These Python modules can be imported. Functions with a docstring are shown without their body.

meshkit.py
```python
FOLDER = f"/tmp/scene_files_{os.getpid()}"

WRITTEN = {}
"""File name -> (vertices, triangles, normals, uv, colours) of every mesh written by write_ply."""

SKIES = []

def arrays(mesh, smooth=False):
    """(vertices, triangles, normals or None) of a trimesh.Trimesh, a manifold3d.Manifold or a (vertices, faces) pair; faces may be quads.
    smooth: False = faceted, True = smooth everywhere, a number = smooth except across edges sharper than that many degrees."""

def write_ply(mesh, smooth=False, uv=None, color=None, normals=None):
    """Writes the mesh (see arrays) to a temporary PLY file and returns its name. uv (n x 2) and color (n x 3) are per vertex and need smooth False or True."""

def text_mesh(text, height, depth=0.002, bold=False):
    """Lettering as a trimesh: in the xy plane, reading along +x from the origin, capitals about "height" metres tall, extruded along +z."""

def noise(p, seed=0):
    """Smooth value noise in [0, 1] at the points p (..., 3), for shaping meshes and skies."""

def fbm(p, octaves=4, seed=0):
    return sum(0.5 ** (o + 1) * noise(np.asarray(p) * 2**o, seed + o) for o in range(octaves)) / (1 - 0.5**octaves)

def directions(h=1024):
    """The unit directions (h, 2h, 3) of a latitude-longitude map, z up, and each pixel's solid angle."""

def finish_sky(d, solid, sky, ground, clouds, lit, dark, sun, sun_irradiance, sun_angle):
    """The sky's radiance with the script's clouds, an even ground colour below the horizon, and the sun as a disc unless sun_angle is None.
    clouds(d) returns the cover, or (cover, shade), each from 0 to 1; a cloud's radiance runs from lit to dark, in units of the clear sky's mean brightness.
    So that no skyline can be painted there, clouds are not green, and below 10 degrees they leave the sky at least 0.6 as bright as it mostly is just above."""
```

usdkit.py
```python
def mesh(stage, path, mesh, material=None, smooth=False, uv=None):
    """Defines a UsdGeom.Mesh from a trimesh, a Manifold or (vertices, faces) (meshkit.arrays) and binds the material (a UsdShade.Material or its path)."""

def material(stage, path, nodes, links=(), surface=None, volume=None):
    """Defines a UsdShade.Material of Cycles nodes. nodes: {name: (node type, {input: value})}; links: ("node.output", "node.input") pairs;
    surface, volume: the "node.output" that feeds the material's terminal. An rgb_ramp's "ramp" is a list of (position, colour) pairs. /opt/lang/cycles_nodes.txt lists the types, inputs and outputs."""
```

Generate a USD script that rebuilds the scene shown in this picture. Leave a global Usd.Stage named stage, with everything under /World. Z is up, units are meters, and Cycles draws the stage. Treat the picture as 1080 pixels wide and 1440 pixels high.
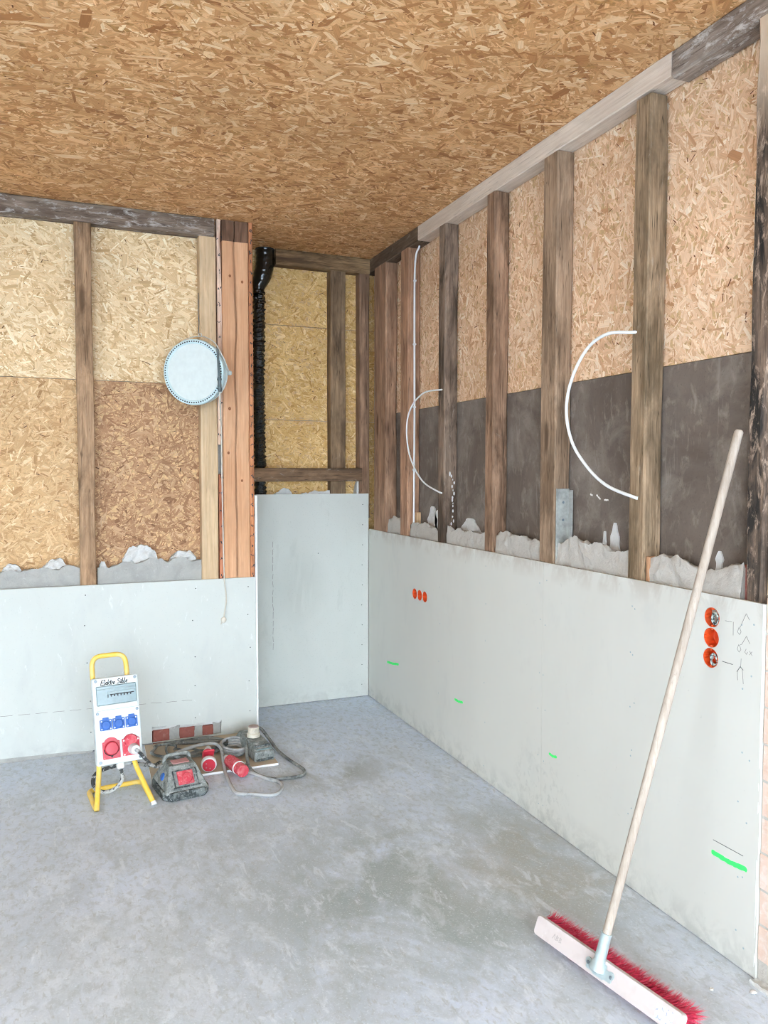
import math, random
import numpy as np, trimesh, manifold3d as m3
from shapely.geometry import Polygon, Point, LineString, box as sbox
from shapely.ops import unary_union
import usdkit, meshkit
from pxr import Usd, UsdGeom, UsdLux, UsdShade, Gf, Sdf, Vt

# ------------------------------------------------------------------ camera, sky, exposure
stage = Usd.Stage.CreateInMemory()
UsdGeom.SetStageUpAxis(stage, UsdGeom.Tokens.z)
UsdGeom.SetStageMetersPerUnit(stage, 1.0)
UsdGeom.Xform.Define(stage, '/World')
F, YAW, PITCH, ROLL, EYE = 1103.3, 0.3876, 0.0520, 0.0017, (0.0, 0.0, 1.64)
EXPOSURE = -0.68
SKY = (0.84, 0.97, 1.10)
SKY_STRENGTH = 7.4
cy_, sy_, cp_, sp_ = math.cos(YAW), math.sin(YAW), math.cos(PITCH), math.sin(PITCH)
fw = np.array([sy_*cp_, cy_*cp_, -sp_]); rt = np.array([cy_, -sy_, 0]); up = np.cross(rt, fw)
rt, up = math.cos(ROLL)*rt + math.sin(ROLL)*up, -math.sin(ROLL)*rt + math.cos(ROLL)*up
cam = UsdGeom.Camera.Define(stage, '/World/Camera')
M = Gf.Matrix4d(*[float(x) for x in (*rt, 0, *up, 0, *(-fw), 0, *EYE, 1)])
cam.AddTransformOp().Set(M)
cam.CreateHorizontalApertureAttr(36.0); cam.CreateVerticalApertureAttr(48.0)
cam.CreateFocalLengthAttr(36.0*F/1080.0)
cam.CreateClippingRangeAttr(Gf.Vec2f(0.02, 500))
cam.CreateExposureAttr(EXPOSURE)
dome = UsdLux.DomeLight.Define(stage, '/World/Sky')
dome.CreateColorAttr(Gf.Vec3f(*SKY)); dome.CreateIntensityAttr(SKY_STRENGTH)

# ------------------------------------------------------------------ surveyed dimensions (metres; x right, y into the room, z up)
XR, YL, YN, H = 2.0388, 4.803, 5.2823, 3.152     # faces of the plasterboards, ceiling height
T = 0.0125
XF, YF, YNF = XR+T, YL+T, YN+T                   # faces of the studs
ZR, ZL, ZN = 1.2228, 0.980, 1.479                # tops of the plasterboards
DEEP = 0.09                                      # stud depth

# ------------------------------------------------------------------ helpers
def s2l(c):
    c = np.asarray(c, float)/255.0
    return tuple(np.where(c <= 0.04045, c/12.92, ((c+0.055)/1.055)**2.4))
_names = {}
def numbered(parent, name):
    k = (parent, name); n = _names.get(k, -1)+1; _names[k] = n
    return name if n == 0 else f'{name}_{n:03d}'
_loc = {}
def tag(p, label=None, cat=None, group=None, kind=None):
    for k, v in (('label', label), ('category', cat), ('group', group), ('kind', kind)):
        if v: p.SetCustomDataByKey(k, v)
    return p
def thing(name, label=None, cat=None, loc=(0, 0, 0), group=None, kind=None):
    path = '/World/'+numbered('/World', name)
    x = UsdGeom.Xform.Define(stage, path); x.AddTranslateOp().Set(Gf.Vec3d(*map(float, loc)))
    _loc[path] = np.array(loc, float)
    return tag(x.GetPrim(), label, cat, group, kind)
def arr(m):
    if isinstance(m, m3.Manifold):
        q = m.to_mesh(); return trimesh.Trimesh(q.vert_properties[:, :3], q.tri_verts, process=False)
    if isinstance(m, (tuple, list)): return trimesh.Trimesh(m[0], m[1], process=False)
    return m
def obj(name, m, mat, parent=None, label=None, cat=None, group=None, kind=None, smooth=30, uv=None):
    m = arr(m).copy()
    if parent is None:
        base = '/World'; b = m.bounds; loc = np.array([(b[0][0]+b[1][0])/2, (b[0][1]+b[1][1])/2, b[0][2]])
    else:
        base = str(parent.GetPath()); loc = _loc.get(base, np.zeros(3))
    path = base+'/'+numbered(base, name)
    m.vertices = np.asarray(m.vertices)-loc
    p = usdkit.mesh(stage, path, m, mat, smooth=smooth, uv=uv)
    if parent is None:
        p.AddTranslateOp().Set(Gf.Vec3d(*map(float, loc)))
    _loc[path] = loc
    return tag(p.GetPrim(), label, cat, group, kind)
def cat_(*ms): return trimesh.util.concatenate([arr(m) for m in ms])
def xf(m, R=None, t=(0, 0, 0)):
    m = arr(m).copy(); A = np.eye(4)
    if R is not None: A[:3, :3] = R
    A[:3, 3] = t; m.apply_transform(A); return m
def basis(e1, e2, e3): return np.array([e1, e2, e3], float).T
def nrm(v): v = np.asarray(v, float); return v/np.linalg.norm(v)
def cbox(x0, x1, y0, y1, z0, z1, c=0.002):
    c = min(c, (x1-x0)/2.1, (y1-y0)/2.1, (z1-z0)/2.1); P = []
    for X, sx in ((x0, 1), (x1, -1)):
        for Y, sy in ((y0, 1), (y1, -1)):
            for Z, sz in ((z0, 1), (z1, -1)):
                P += [(X+sx*c, Y+sy*c, Z), (X+sx*c, Y, Z+sz*c), (X, Y+sy*c, Z+sz*c)]
    return trimesh.convex.convex_hull(np.array(P))
def rbox(sx, sy, sz, r, seg=3):                  # box with round edges, centred
    s = m3.Manifold.sphere(r, seg*4); P = []
    return m3.Manifold.batch_hull([s.translate((a*(sx/2-r), b*(sy/2-r), c*(sz/2-r))) for a in (-1, 1) for b in (-1, 1) for c in (-1, 1)])
def lathe(profile, n=40):                        # (r, z) pairs, turned about z
    return trimesh.creation.revolve(np.array(profile, float), sections=n)
def rot_to(z):                                   # rotation that sends +z to the given direction
    z = nrm(z); a = nrm(np.cross([0, 0, 1.0] if abs(z[2]) < .95 else [1.0, 0, 0], z)); return basis(a, np.cross(z, a), z)
def cyl(p0, p1, r0, r1=None, n=20, c=0.0):
    p0, p1 = np.array(p0, float), np.array(p1, float); L = np.linalg.norm(p1-p0); r1 = r0 if r1 is None else r1
    c = min(c, L/3, r0/2, r1/2) if c else 0
    pr = [(0, 0), (r0-c, 0), (r0, c), (r1, L-c), (r1-c, L), (0, L)] if c else [(0, 0), (r0, 0), (r1, L), (0, L)]
    return xf(lathe(pr, n), rot_to(p1-p0), p0)
def spline(P, step=0.01):
    P = np.array(P, float); Q = np.vstack([2*P[0]-P[1], P, 2*P[-1]-P[-2]]); out = []
    for i in range(1, len(Q)-2):
        a, b, c, d = Q[i-1:i+3]; n = max(2, int(np.linalg.norm(c-b)/step)); t = np.linspace(0, 1, n, endpoint=False)[:, None]
        out.append(0.5*(2*b+(c-a)*t+(2*a-5*b+4*c-d)*t*t+(3*b-a-3*c+d)*t**3))
    return np.vstack(out+[P[-1:]])
def tube(P, r, n=10, caps=True):
    P = np.array(P, float); t = np.gradient(P, axis=0); t /= np.linalg.norm(t, axis=1, keepdims=True)+1e-12
    a = nrm(np.cross(t[0], [0, 0, 1] if abs(t[0][2]) < .9 else [1, 0, 0])); rings = []; r = np.broadcast_to(r, (len(P),))
    for i in range(len(P)):
        a = nrm(a-t[i]*(a@t[i])); b = np.cross(t[i], a); k = np.arange(n)*2*np.pi/n
        rings.append(P[i]+r[i]*(np.cos(k)[:, None]*a+np.sin(k)[:, None]*b))
    V = np.vstack(rings); Fc = []
    for i in range(len(P)-1):
        for j in range(n):
            p, q = i*n+j, i*n+(j+1) % n; Fc += [(p, q, q+n), (p, q+n, p+n)]
    if caps:
        V = np.vstack([V, P[:1], P[-1:]]); e = (len(P)-1)*n
        for j in range(n): Fc += [(len(V)-2, (j+1) % n, j), (len(V)-1, e+j, e+(j+1) % n)]
    return trimesh.Trimesh(V, Fc, process=False)
def extrude(poly, d):                            # shapely polygon -> solid from z=0 to z=d
    gs = getattr(poly, 'geoms', [poly])
    return cat_(*[trimesh.creation.extrude_polygon(g, d, engine='earcut') for g in gs])
RIGHT = basis((0, 1, 0), (0, 0, 1), (1, 0, 0))   # plan (u, v, depth) -> (y, z, x): a panel on the right wall, depth into the wall
BACK = basis((1, 0, 0), (0, 0, 1), (0, 1, 0))    # (u, v, depth) -> (x, z, y): mirrored, so faces are flipped back below
def on_right(poly, d, x): return xf(extrude(poly, d), RIGHT, (x, 0, 0))
def on_back(poly, d, y):
    m = xf(extrude(poly, d), BACK, (0, y, 0)); m.invert() if m.volume < 0 else None; return m
def ribbon(pts, w, jag=0.0, seed=0):
    rg = np.random.default_rng(seed); g = LineString(pts).buffer(w/2, cap_style=1)
    if jag: g = Polygon([(x+rg.normal(0, jag), y+rg.normal(0, jag)) for x, y in g.exterior.segmentize(w/2).coords[:-1]]).buffer(0)
    return g

def timber(axis, u0, u1, v0, v1, a0, a1, seed, amp=0.0025, chamf=0.004, bow=(0, 0), groove=None):
    """Sawn timber along the axis; (u, v) are the other two axes in xyz order. bow: sideways sag in u, v. groove: list of (side u position, width, depth, from, to) cracks on the v0 face."""
    rg = np.random.default_rng(seed); n = max(4, int((a1-a0)/0.035)); A = np.linspace(a0, a1, n); rings = []
    for a in A:
        q = np.array([a*2.3, seed*3.7, 0.5])
        d = [amp*2*(meshkit.noise(q+[0, 0, k*5.3])-.5) for k in range(4)]
        c = [chamf*(0.5+1.4*meshkit.noise(np.array([a*5, seed*1.7, 20+k*3.1])) ) for k in range(4)]
        f = (a-a0)/(a1-a0); bu, bv = bow[0]*math.sin(math.pi*f), bow[1]*math.sin(math.pi*f)
        U0, U1, V0, V1 = u0+d[0]+bu, u1+d[1]+bu, v0+d[2]+bv, v1+d[3]+bv
        front = []
        for (gu, gw, gd, ga, gb) in (groove or []):
            k = np.clip(min(a-ga, gb-a)/0.15, 0, 1); x = gu+0.012*(meshkit.noise(np.array([a*4, seed, 9.0]))-.5)+0.006*(meshkit.noise(np.array([a*13, seed, 4.0]))-.5)
            front += [(x-gw*k/2-1e-4, V0), (x, V0+gd*k+1e-5), (x+gw*k/2+1e-4, V0)]
        ring = [(U0+c[0], V0), *front, (U1-c[1], V0), (U1, V0+c[1]), (U1, V1-c[2]), (U1-c[2], V1), (U0+c[3], V1), (U0, V1-c[3]), (U0, V0+c[0])]
        rings.append([{'x': (a, p, q_), 'y': (p, a, q_), 'z': (p, q_, a)}[axis] for p, q_ in ring])
    m = len(rings[0]); V = np.array(rings).reshape(-1, 3); Fc = []
    for i in range(n-1):
        for j in range(m):
            p, q = i*m+j, i*m+(j+1) % m; Fc += [(p, q, q+m), (p, q+m, p+m)]
    V = np.vstack([V, np.mean(rings[0], 0), np.mean(rings[-1], 0)]); e = (n-1)*m
    for j in range(m): Fc += [(len(V)-2, (j+1) % m, j), (len(V)-1, e+j, e+(j+1) % m)]
    t = trimesh.Trimesh(V, Fc, process=False)
    if t.volume < 0: t.invert()
    return t

def strands(n, o, U, V, N, su, sv, seed, mean=0.0, spread=35, uniform=0.4, L=0.085, W=0.017):
    """Wood flakes pressed into a board: thin tapered chips lying on the rectangle o + u U + v V, proud along N."""
    rg = np.random.default_rng(seed); o, U, V, N = (np.array(x, float) for x in (o, U, V, N))
    small = rg.random(n) < 0.35
    ln = np.clip(L*np.exp(rg.normal(0, .38, n)), .02, .19)*np.where(small, .5, 1); wd = np.clip(W*np.exp(rg.normal(0, .5, n)), .003, .045)*np.where(small, .4, 1)
    sliver = rg.random(n) < .02; wd = np.where(sliver, rg.uniform(.0018, .006, n), wd); ln = np.where(sliver, rg.uniform(.012, .05, n), ln)
    th = np.where(rg.random(n) < uniform, rg.uniform(-np.pi/2, np.pi/2, n), np.radians(mean)+np.radians(spread)*rg.normal(0, 1, n))
    cx, cy = rg.uniform(0, su, n), rg.uniform(0, sv, n)
    jx = rg.uniform(.55, 1.0, (n, 6)); base = np.array([(-.5, -.25), (-.38, -.5), (.38, -.5), (.5, .2), (.36, .5), (-.4, .5)])
    px = base[None, :, 0]*jx*ln[:, None]; py = base[None, :, 1]*rg.uniform(.7, 1.1, (n, 6))*wd[:, None]
    py += (rg.normal(0, .06, n)*ln)[:, None]*((px/ln[:, None])**2)*2
    c, s = np.cos(th)[:, None], np.sin(th)[:, None]
    x = np.clip(cx[:, None]+c*px-s*py, 0, su); y = np.clip(cy[:, None]+s*px+c*py, 0, sv)
    h = rg.uniform(0.0002, 0.0016, n)[:, None]+rg.normal(0, .006, n)[:, None]*py+rg.normal(0, .003, n)[:, None]*px
    h = np.clip(h, 0.0001, None)
    P = o+x[..., None]*U+y[..., None]*V+h[..., None]*N
    f = np.array([(0, 1, 2), (0, 2, 3), (0, 3, 4), (0, 4, 5)])
    if np.dot(np.cross(U, V), N) < 0: f = f[:, ::-1]
    Fc = (np.arange(n)[:, None, None]*6+f[None]).reshape(-1, 3)
    ids = np.arange(n) % 2048+np.where(sliver, 4096, 0)
    uv = np.stack([px+.5+ids[:, None], py+rg.uniform(0, 50, n)[:, None]], -1).reshape(-1, 2)   # the whole part of u tells the flakes apart
    return trimesh.Trimesh(P.reshape(-1, 3), Fc, process=False), uv

def lump(u0, u1, z0, prof, front, back, seed, amp=.010, nu=None):
    """A bed of mortar: its top follows prof [(u, z)], its face is lumpy. Coordinates: u along the wall, d depth (front to back), z up."""
    nu = nu or max(10, int((u1-u0)/.008)); nd, nz = 9, 14
    us = np.linspace(u0, u1, nu); pz = np.interp(us, [p[0] for p in prof], [p[1] for p in prof])
    pz = pz+.014*(meshkit.fbm(np.stack([us*28, us*0+seed, us*0], -1), 4, seed)-.5)*2
    prof2 = [(front, z0)]+[(front, t) for t in np.linspace(.12, .86, nz-2)]+[(front+(back-front)*t, 1) for t in np.linspace(.08, 1, nd)]
    V = []
    for i, u in enumerate(us):
        h = pz[i]-z0
        for j, (d, t) in enumerate(prof2):
            if j == 0: z = z0
            elif j < nz-1: z = z0+h*t
            else:
                q = (d-front)/(back-front); z = z0+h*(1-.20*q+.05*math.sin(q*9+u*40))
            p = np.array([u*22, d*22, z*22]); e = amp*(meshkit.fbm(p, 5, seed+3)-.5)*2.4+amp*.35*(meshkit.fbm(p*4, 3, seed+7)-.5)*2
            dd = d+(e if j < nz else 0)+(.02*max(0, (t-.7)/.3)**2 if 0 < j < nz-1 else 0)
            V.append((u, dd, z+(e if j >= nz-2 else 0)))
    m = len(prof2); Fc = []
    for i in range(nu-1):
        for j in range(m-1):
            a = i*m+j; Fc += [(a, a+m, a+m+1), (a, a+m+1, a+1)]
    for e in (0, (nu-1)*m):
        for j in range(1, m-1): Fc.append((e, e+j, e+j+1))
    return np.array(V), np.array(Fc)
def lump_right(*a, **k):
    V, Fc = lump(*a, **k); return trimesh.Trimesh(V[:, [1, 0, 2]], Fc, process=False)
def lump_back(*a, **k):
    V, Fc = lump(*a, **k); return trimesh.Trimesh(V, Fc, process=False)

# ------------------------------------------------------------------ materials
def mat(name, nodes, links, surface='p.BSDF'): return usdkit.material(stage, '/World/Looks/'+name, nodes, links, surface=surface)
def plain(name, rgb, rough=0.5, metal=0.0, noise=0.10, scale=30.0, bump=0.0, spec=0.5):
    c = np.array(s2l(rgb))
    n = {'g': ('geometry', {}), 'n': ('noise_texture', {'scale': scale, 'detail': 5.0, 'roughness': .6}),
         'r': ('rgb_ramp', {'ramp': [(.3, c*(1-noise)), (.7, np.clip(c*(1+noise), 0, 1))]}),
         'p': ('principled_bsdf', {'roughness': rough, 'metallic': metal, 'specular_ior_level': spec})}
    l = [('g.position', 'n.vector'), ('n.fac', 'r.fac'), ('r.color', 'p.base_color')]
    if bump:
        n['b'] = ('bump', {'strength': bump, 'distance': 0.003}); l += [('n.fac', 'b.height'), ('b.normal', 'p.normal')]
    return mat(name, n, l)
def osb(name, ramp, grain=0.22, dark=(92, 62, 40)):
    """Colour of the pressed flakes: one tone for each flake (told apart by the whole part of u), grain along it, a few dark slivers (u past 3000), slow change of tone over the board."""
    n = {'u': ('uvmap', {'attribute': 'st'}), 'g': ('geometry', {}), 'm': ('mapping', {'scale': (7, 300, 1)}), 'n': ('noise_texture', {'scale': 1.0, 'detail': 4.0}),
         's': ('separate_xyz', {}), 'f': ('math', {'math_type': 'floor'}), 'w': ('white_noise_texture', {'dimensions': '1D'}), 'r': ('rgb_ramp', {'ramp': [(p, s2l(c)) for p, c in ramp]}),
         'd': ('math', {'math_type': 'greater_than', 'value2': 3000.0}), 'y': ('mix_color', {'blend_type': 'mix', 'b': s2l(dark)}),
         'k': ('map_range', {'from_min': .25, 'from_max': .75, 'to_min': 1-grain, 'to_max': 1+grain*.8}), 'n2': ('noise_texture', {'scale': 2.2, 'detail': 4.0}),
         'k2': ('map_range', {'from_min': .3, 'from_max': .7, 'to_min': .90, 'to_max': 1.07}), 'kk': ('math', {'math_type': 'multiply'}),
         'x': ('mix_color', {'blend_type': 'multiply', 'fac': 1.0, 'use_clamp': False}), 'p': ('principled_bsdf', {'roughness': .62, 'specular_ior_level': .3})}
    l = [('u.UV', 's.vector'), ('s.x', 'f.value1'), ('f.value', 'w.w'), ('w.value', 'r.fac'), ('f.value', 'd.value1'), ('r.color', 'y.a'), ('d.value', 'y.fac'), ('u.UV', 'm.vector'), ('m.vector', 'n.vector'), ('n.fac', 'k.value'),
         ('g.position', 'n2.vector'), ('n2.fac', 'k2.value'), ('k.result', 'kk.value1'), ('k2.result', 'kk.value2'), ('y.result', 'x.a'), ('kk.value', 'x.b'), ('x.result', 'p.base_color')]
    return mat(name, n, l)
def wood(name, axis, cols, stain=0.5, stain_col=(60, 48, 38), white=0.0, rough=.75, seed=0, bump=.5, stain_scale=2.2, dust=(215, 208, 198), crack=.8, knots=.8, mottle=.34, top=None):
    """Sawn wood: fine grain along the axis, mottled tone, dark stains, thin cracks, knots and (white > 0) plaster or lime smears."""
    def sc(a, b): return {'x': (a, b, b), 'y': (b, a, b), 'z': (b, b, a)}[axis]
    c = [s2l(q) for q in cols]; dk = s2l(stain_col)
    def N(scale, det=6.0, ro=.65, di=.5): return ('noise_texture', {'scale': 1.0, 'detail': det, 'roughness': ro, 'distortion': di})
    n = {'g': ('geometry', {}), 'o': ('vector_math', {'math_type': 'add', 'vector2': (seed*7.13, seed*3.7, seed*5.1)}),
         'm1': ('mapping', {'scale': sc(2.5, 95)}), 'n1': N(1), 'm2': ('mapping', {'scale': sc(stain_scale, stain_scale*4)}), 'n2': N(1, 8.0), 'm3': ('mapping', {'scale': sc(9, 26)}), 'n3': N(1, 9.0, .75),
         'm4': ('mapping', {'scale': sc(5, 22)}), 'n4': N(1, 6.0, .6, .8), 'm5': ('mapping', {'scale': sc(1.1, 42)}), 'n5': N(1, 3.0, .5, .3), 'm6': ('mapping', {'scale': sc(1.7, 8)}), 'v': ('voronoi_texture', {'scale': 1.0, 'randomness': 1.0}),
         'r1': ('rgb_ramp', {'ramp': [(.25, c[0]), (.5, c[1]), (.75, c[2])]}),
         'k4': ('map_range', {'from_min': .3, 'from_max': .7, 'to_min': 1-mottle, 'to_max': 1+mottle}), 'x4': ('mix_color', {'blend_type': 'multiply', 'fac': 1.0, 'use_clamp': False}),
         'k2': ('map_range', {'from_min': .42, 'from_max': .60, 'to_min': 0.0, 'to_max': stain, 'clamp': True}), 'x2': ('mix_color', {'blend_type': 'mix', 'b': dk}),
         'a5': ('math', {'math_type': 'subtract', 'value2': .5}), 'b5': ('math', {'math_type': 'absolute'}), 'k5': ('map_range', {'from_min': .0, 'from_max': .011, 'to_min': crack, 'to_max': 0.0, 'clamp': True}),
         'x5': ('mix_color', {'blend_type': 'mix', 'b': tuple(np.array(dk)*.45)}),
         'k6': ('map_range', {'from_min': .10, 'from_max': .17, 'to_min': knots, 'to_max': 0.0, 'clamp': True}), 'x6': ('mix_color', {'blend_type': 'mix', 'b': tuple(np.array(dk)*.8)}),
         'k3': ('map_range', {'from_min': .62-.16*white, 'from_max': .72-.14*white, 'to_min': 0.0, 'to_max': min(.85, white*1.5), 'clamp': True}), 'x3': ('mix_color', {'blend_type': 'mix', 'b': s2l(dust)}),
         'b': ('bump', {'strength': bump, 'distance': .004}), 'p': ('principled_bsdf', {'roughness': rough, 'specular_ior_level': .25})}
    l = [('g.position', 'o.vector1')]+[('o.vector', f'm{k}.vector') for k in range(1, 7)]+[(f'm{k}.vector', f'n{k}.vector') for k in range(1, 6)]+[('m6.vector', 'v.vector'),
        ('n1.fac', 'r1.fac'), ('n4.fac', 'k4.value'), ('r1.color', 'x4.a'), ('k4.result', 'x4.b'), ('n2.fac', 'k2.value'), ('x4.result', 'x2.a'), ('k2.result', 'x2.fac'),
        ('n5.fac', 'a5.value1'), ('a5.value', 'b5.value1'), ('b5.value', 'k5.value'), ('x2.result', 'x5.a'), ('k5.result', 'x5.fac'), ('v.distance', 'k6.value'), ('x5.result', 'x6.a'), ('k6.result', 'x6.fac'),
        ('x6.result', 'x3.a'), ('n3.fac', 'k3.value'), ('k3.result', 'x3.fac'), ('x3.result', 'p.base_color'), ('n1.fac', 'b.height'), ('b.normal', 'p.normal')]
    if top:                                      # bare lighter wood above a height
        n.update({'sz': ('separate_xyz', {}), 'kz': ('map_range', {'from_min': top[0], 'from_max': top[1], 'to_min': 0., 'to_max': .9, 'clamp': True}), 'xz': ('mix_color', {'blend_type': 'mix', 'b': s2l(top[2])})})
        l.remove(('x3.result', 'p.base_color')); l += [('g.position', 'sz.vector'), ('sz.z', 'kz.value'), ('kz.result', 'xz.fac'), ('x3.result', 'xz.a'), ('xz.result', 'p.base_color')]
    return mat(name, n, l)
def layered(name, base, layers, rough=.8, bump=0.0, spec=.25, bump_scale=40.0):
    """A base tone with layers of patches: (scale, stretch, low, high, amount, colour, seed)."""
    n = {'g': ('geometry', {}), 'c0': ('color', {'value': s2l(base)}), 'p': ('principled_bsdf', {'roughness': rough, 'specular_ior_level': spec})}; l = []; last = 'c0.color'
    for i, (scale, stretch, lo, hi, amt, col, seed, *band) in enumerate(layers):
        n[f'm{i}'] = ('mapping', {'scale': tuple(np.array(stretch)*scale), 'location': (seed*3.1, seed*1.7, seed*2.3)})
        n[f'n{i}'] = ('noise_texture', {'scale': 1.0, 'detail': 9.0, 'roughness': .66, 'distortion': .5})
        n[f'k{i}'] = ('map_range', {'from_min': lo, 'from_max': hi, 'to_min': 0.0, 'to_max': amt, 'clamp': True})
        n[f'x{i}'] = ('mix_color', {'blend_type': 'mix', 'b': s2l(col)})
        l += [('g.position', f'm{i}.vector'), (f'm{i}.vector', f'n{i}.vector'), (f'n{i}.fac', f'k{i}.value'), (last, f'x{i}.a')]; last = f'x{i}.result'
        if band:                                 # a stain or a painted shadow that keeps to a place: ('z', from, to) or ('at', point, radius)
            kind, q0, q1 = band[0]
            if kind == 'z': n[f's{i}'] = ('separate_xyz', {}); l.append(('g.position', f's{i}.vector')); src, rng = f's{i}.z', (q0, q1)
            else: n[f's{i}'] = ('vector_math', {'math_type': 'distance', 'vector2': q0}); l.append(('g.position', f's{i}.vector1')); src, rng = f's{i}.value', (q1, q1*.35)
            n[f'b{i}'] = ('map_range', {'from_min': rng[0], 'from_max': rng[1], 'to_min': 0.0, 'to_max': 1.0, 'clamp': True}); n[f'q{i}'] = ('math', {'math_type': 'multiply'})
            l += [(src, f'b{i}.value'), (f'b{i}.result', f'q{i}.value1'), (f'k{i}.result', f'q{i}.value2'), (f'q{i}.value', f'x{i}.fac')]
        else: l.append((f'k{i}.result', f'x{i}.fac'))
    l.append((last, 'p.base_color'))
    if bump:
        n['nb'] = ('noise_texture', {'scale': bump_scale, 'detail': 8.0, 'roughness': .65}); n['b'] = ('bump', {'strength': bump, 'distance': .004})
        l += [('g.position', 'nb.vector'), ('nb.fac', 'b.height'), ('b.normal', 'p.normal')]
    return mat(name, n, l)

K = {}
K['osb_ceiling'] = osb('osb_ceiling', [(0, (160, 106, 62)), (.10, (190, 134, 84)), (.5, (216, 164, 112)), (.85, (232, 186, 136)), (1, (245, 214, 172))], .2, (120, 74, 42))
K['osb_ceiling_core'] = plain('osb_ceiling_core', (185, 135, 80), .7, noise=.3, scale=60)
K['osb_pale'] = osb('osb_pale', [(0, (184, 146, 100)), (.10, (212, 178, 132)), (.5, (228, 198, 154)), (.85, (238, 214, 174)), (1, (246, 230, 200))], .17, (110, 80, 50))
K['osb_brown'] = osb('osb_brown', [(0, (132, 94, 64)), (.12, (156, 114, 80)), (.5, (174, 132, 96)), (.85, (190, 150, 112)), (1, (210, 174, 136))], .2)
K['osb_tan'] = osb('osb_tan', [(0, (164, 124, 80)), (.12, (188, 148, 102)), (.5, (204, 166, 120)), (.85, (218, 184, 138)), (1, (232, 206, 164))], .2)
K['osb_yellow'] = osb('osb_yellow', [(0, (178, 134, 72)), (.12, (200, 156, 92)), (.5, (216, 176, 112)), (.85, (226, 190, 130)), (1, (238, 210, 158))], .2)
K['osb_pink'] = osb('osb_pink', [(0, (190, 140, 100)), (.10, (216, 172, 134)), (.5, (233, 196, 160)), (.85, (242, 212, 180)), (1, (248, 228, 204))], .17, (120, 76, 48))
K['osb_core'] = plain('osb_core', (205, 168, 122), .7, noise=.25, scale=60)
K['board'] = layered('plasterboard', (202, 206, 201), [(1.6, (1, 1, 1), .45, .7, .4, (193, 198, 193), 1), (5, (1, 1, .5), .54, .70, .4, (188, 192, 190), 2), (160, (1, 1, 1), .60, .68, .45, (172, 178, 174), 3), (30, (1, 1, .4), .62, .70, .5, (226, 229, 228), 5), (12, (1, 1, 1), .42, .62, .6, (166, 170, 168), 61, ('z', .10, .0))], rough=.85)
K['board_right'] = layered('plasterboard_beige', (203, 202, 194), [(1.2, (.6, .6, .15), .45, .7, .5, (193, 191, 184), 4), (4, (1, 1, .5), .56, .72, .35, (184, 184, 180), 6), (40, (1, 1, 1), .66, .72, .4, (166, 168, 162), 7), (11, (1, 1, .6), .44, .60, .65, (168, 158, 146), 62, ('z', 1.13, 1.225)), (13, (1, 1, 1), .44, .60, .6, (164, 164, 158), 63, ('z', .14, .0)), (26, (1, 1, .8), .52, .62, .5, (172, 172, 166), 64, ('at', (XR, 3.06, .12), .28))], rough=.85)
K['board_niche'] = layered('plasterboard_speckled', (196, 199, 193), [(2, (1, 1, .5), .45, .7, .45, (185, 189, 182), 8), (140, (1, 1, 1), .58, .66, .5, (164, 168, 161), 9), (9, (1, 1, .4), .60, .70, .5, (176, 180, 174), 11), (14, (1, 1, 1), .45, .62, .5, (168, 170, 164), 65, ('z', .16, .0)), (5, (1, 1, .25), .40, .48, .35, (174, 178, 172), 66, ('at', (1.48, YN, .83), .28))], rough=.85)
K['board_edge'] = plain('gypsum_edge', (238, 240, 240), .9, noise=.06, scale=60)
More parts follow.
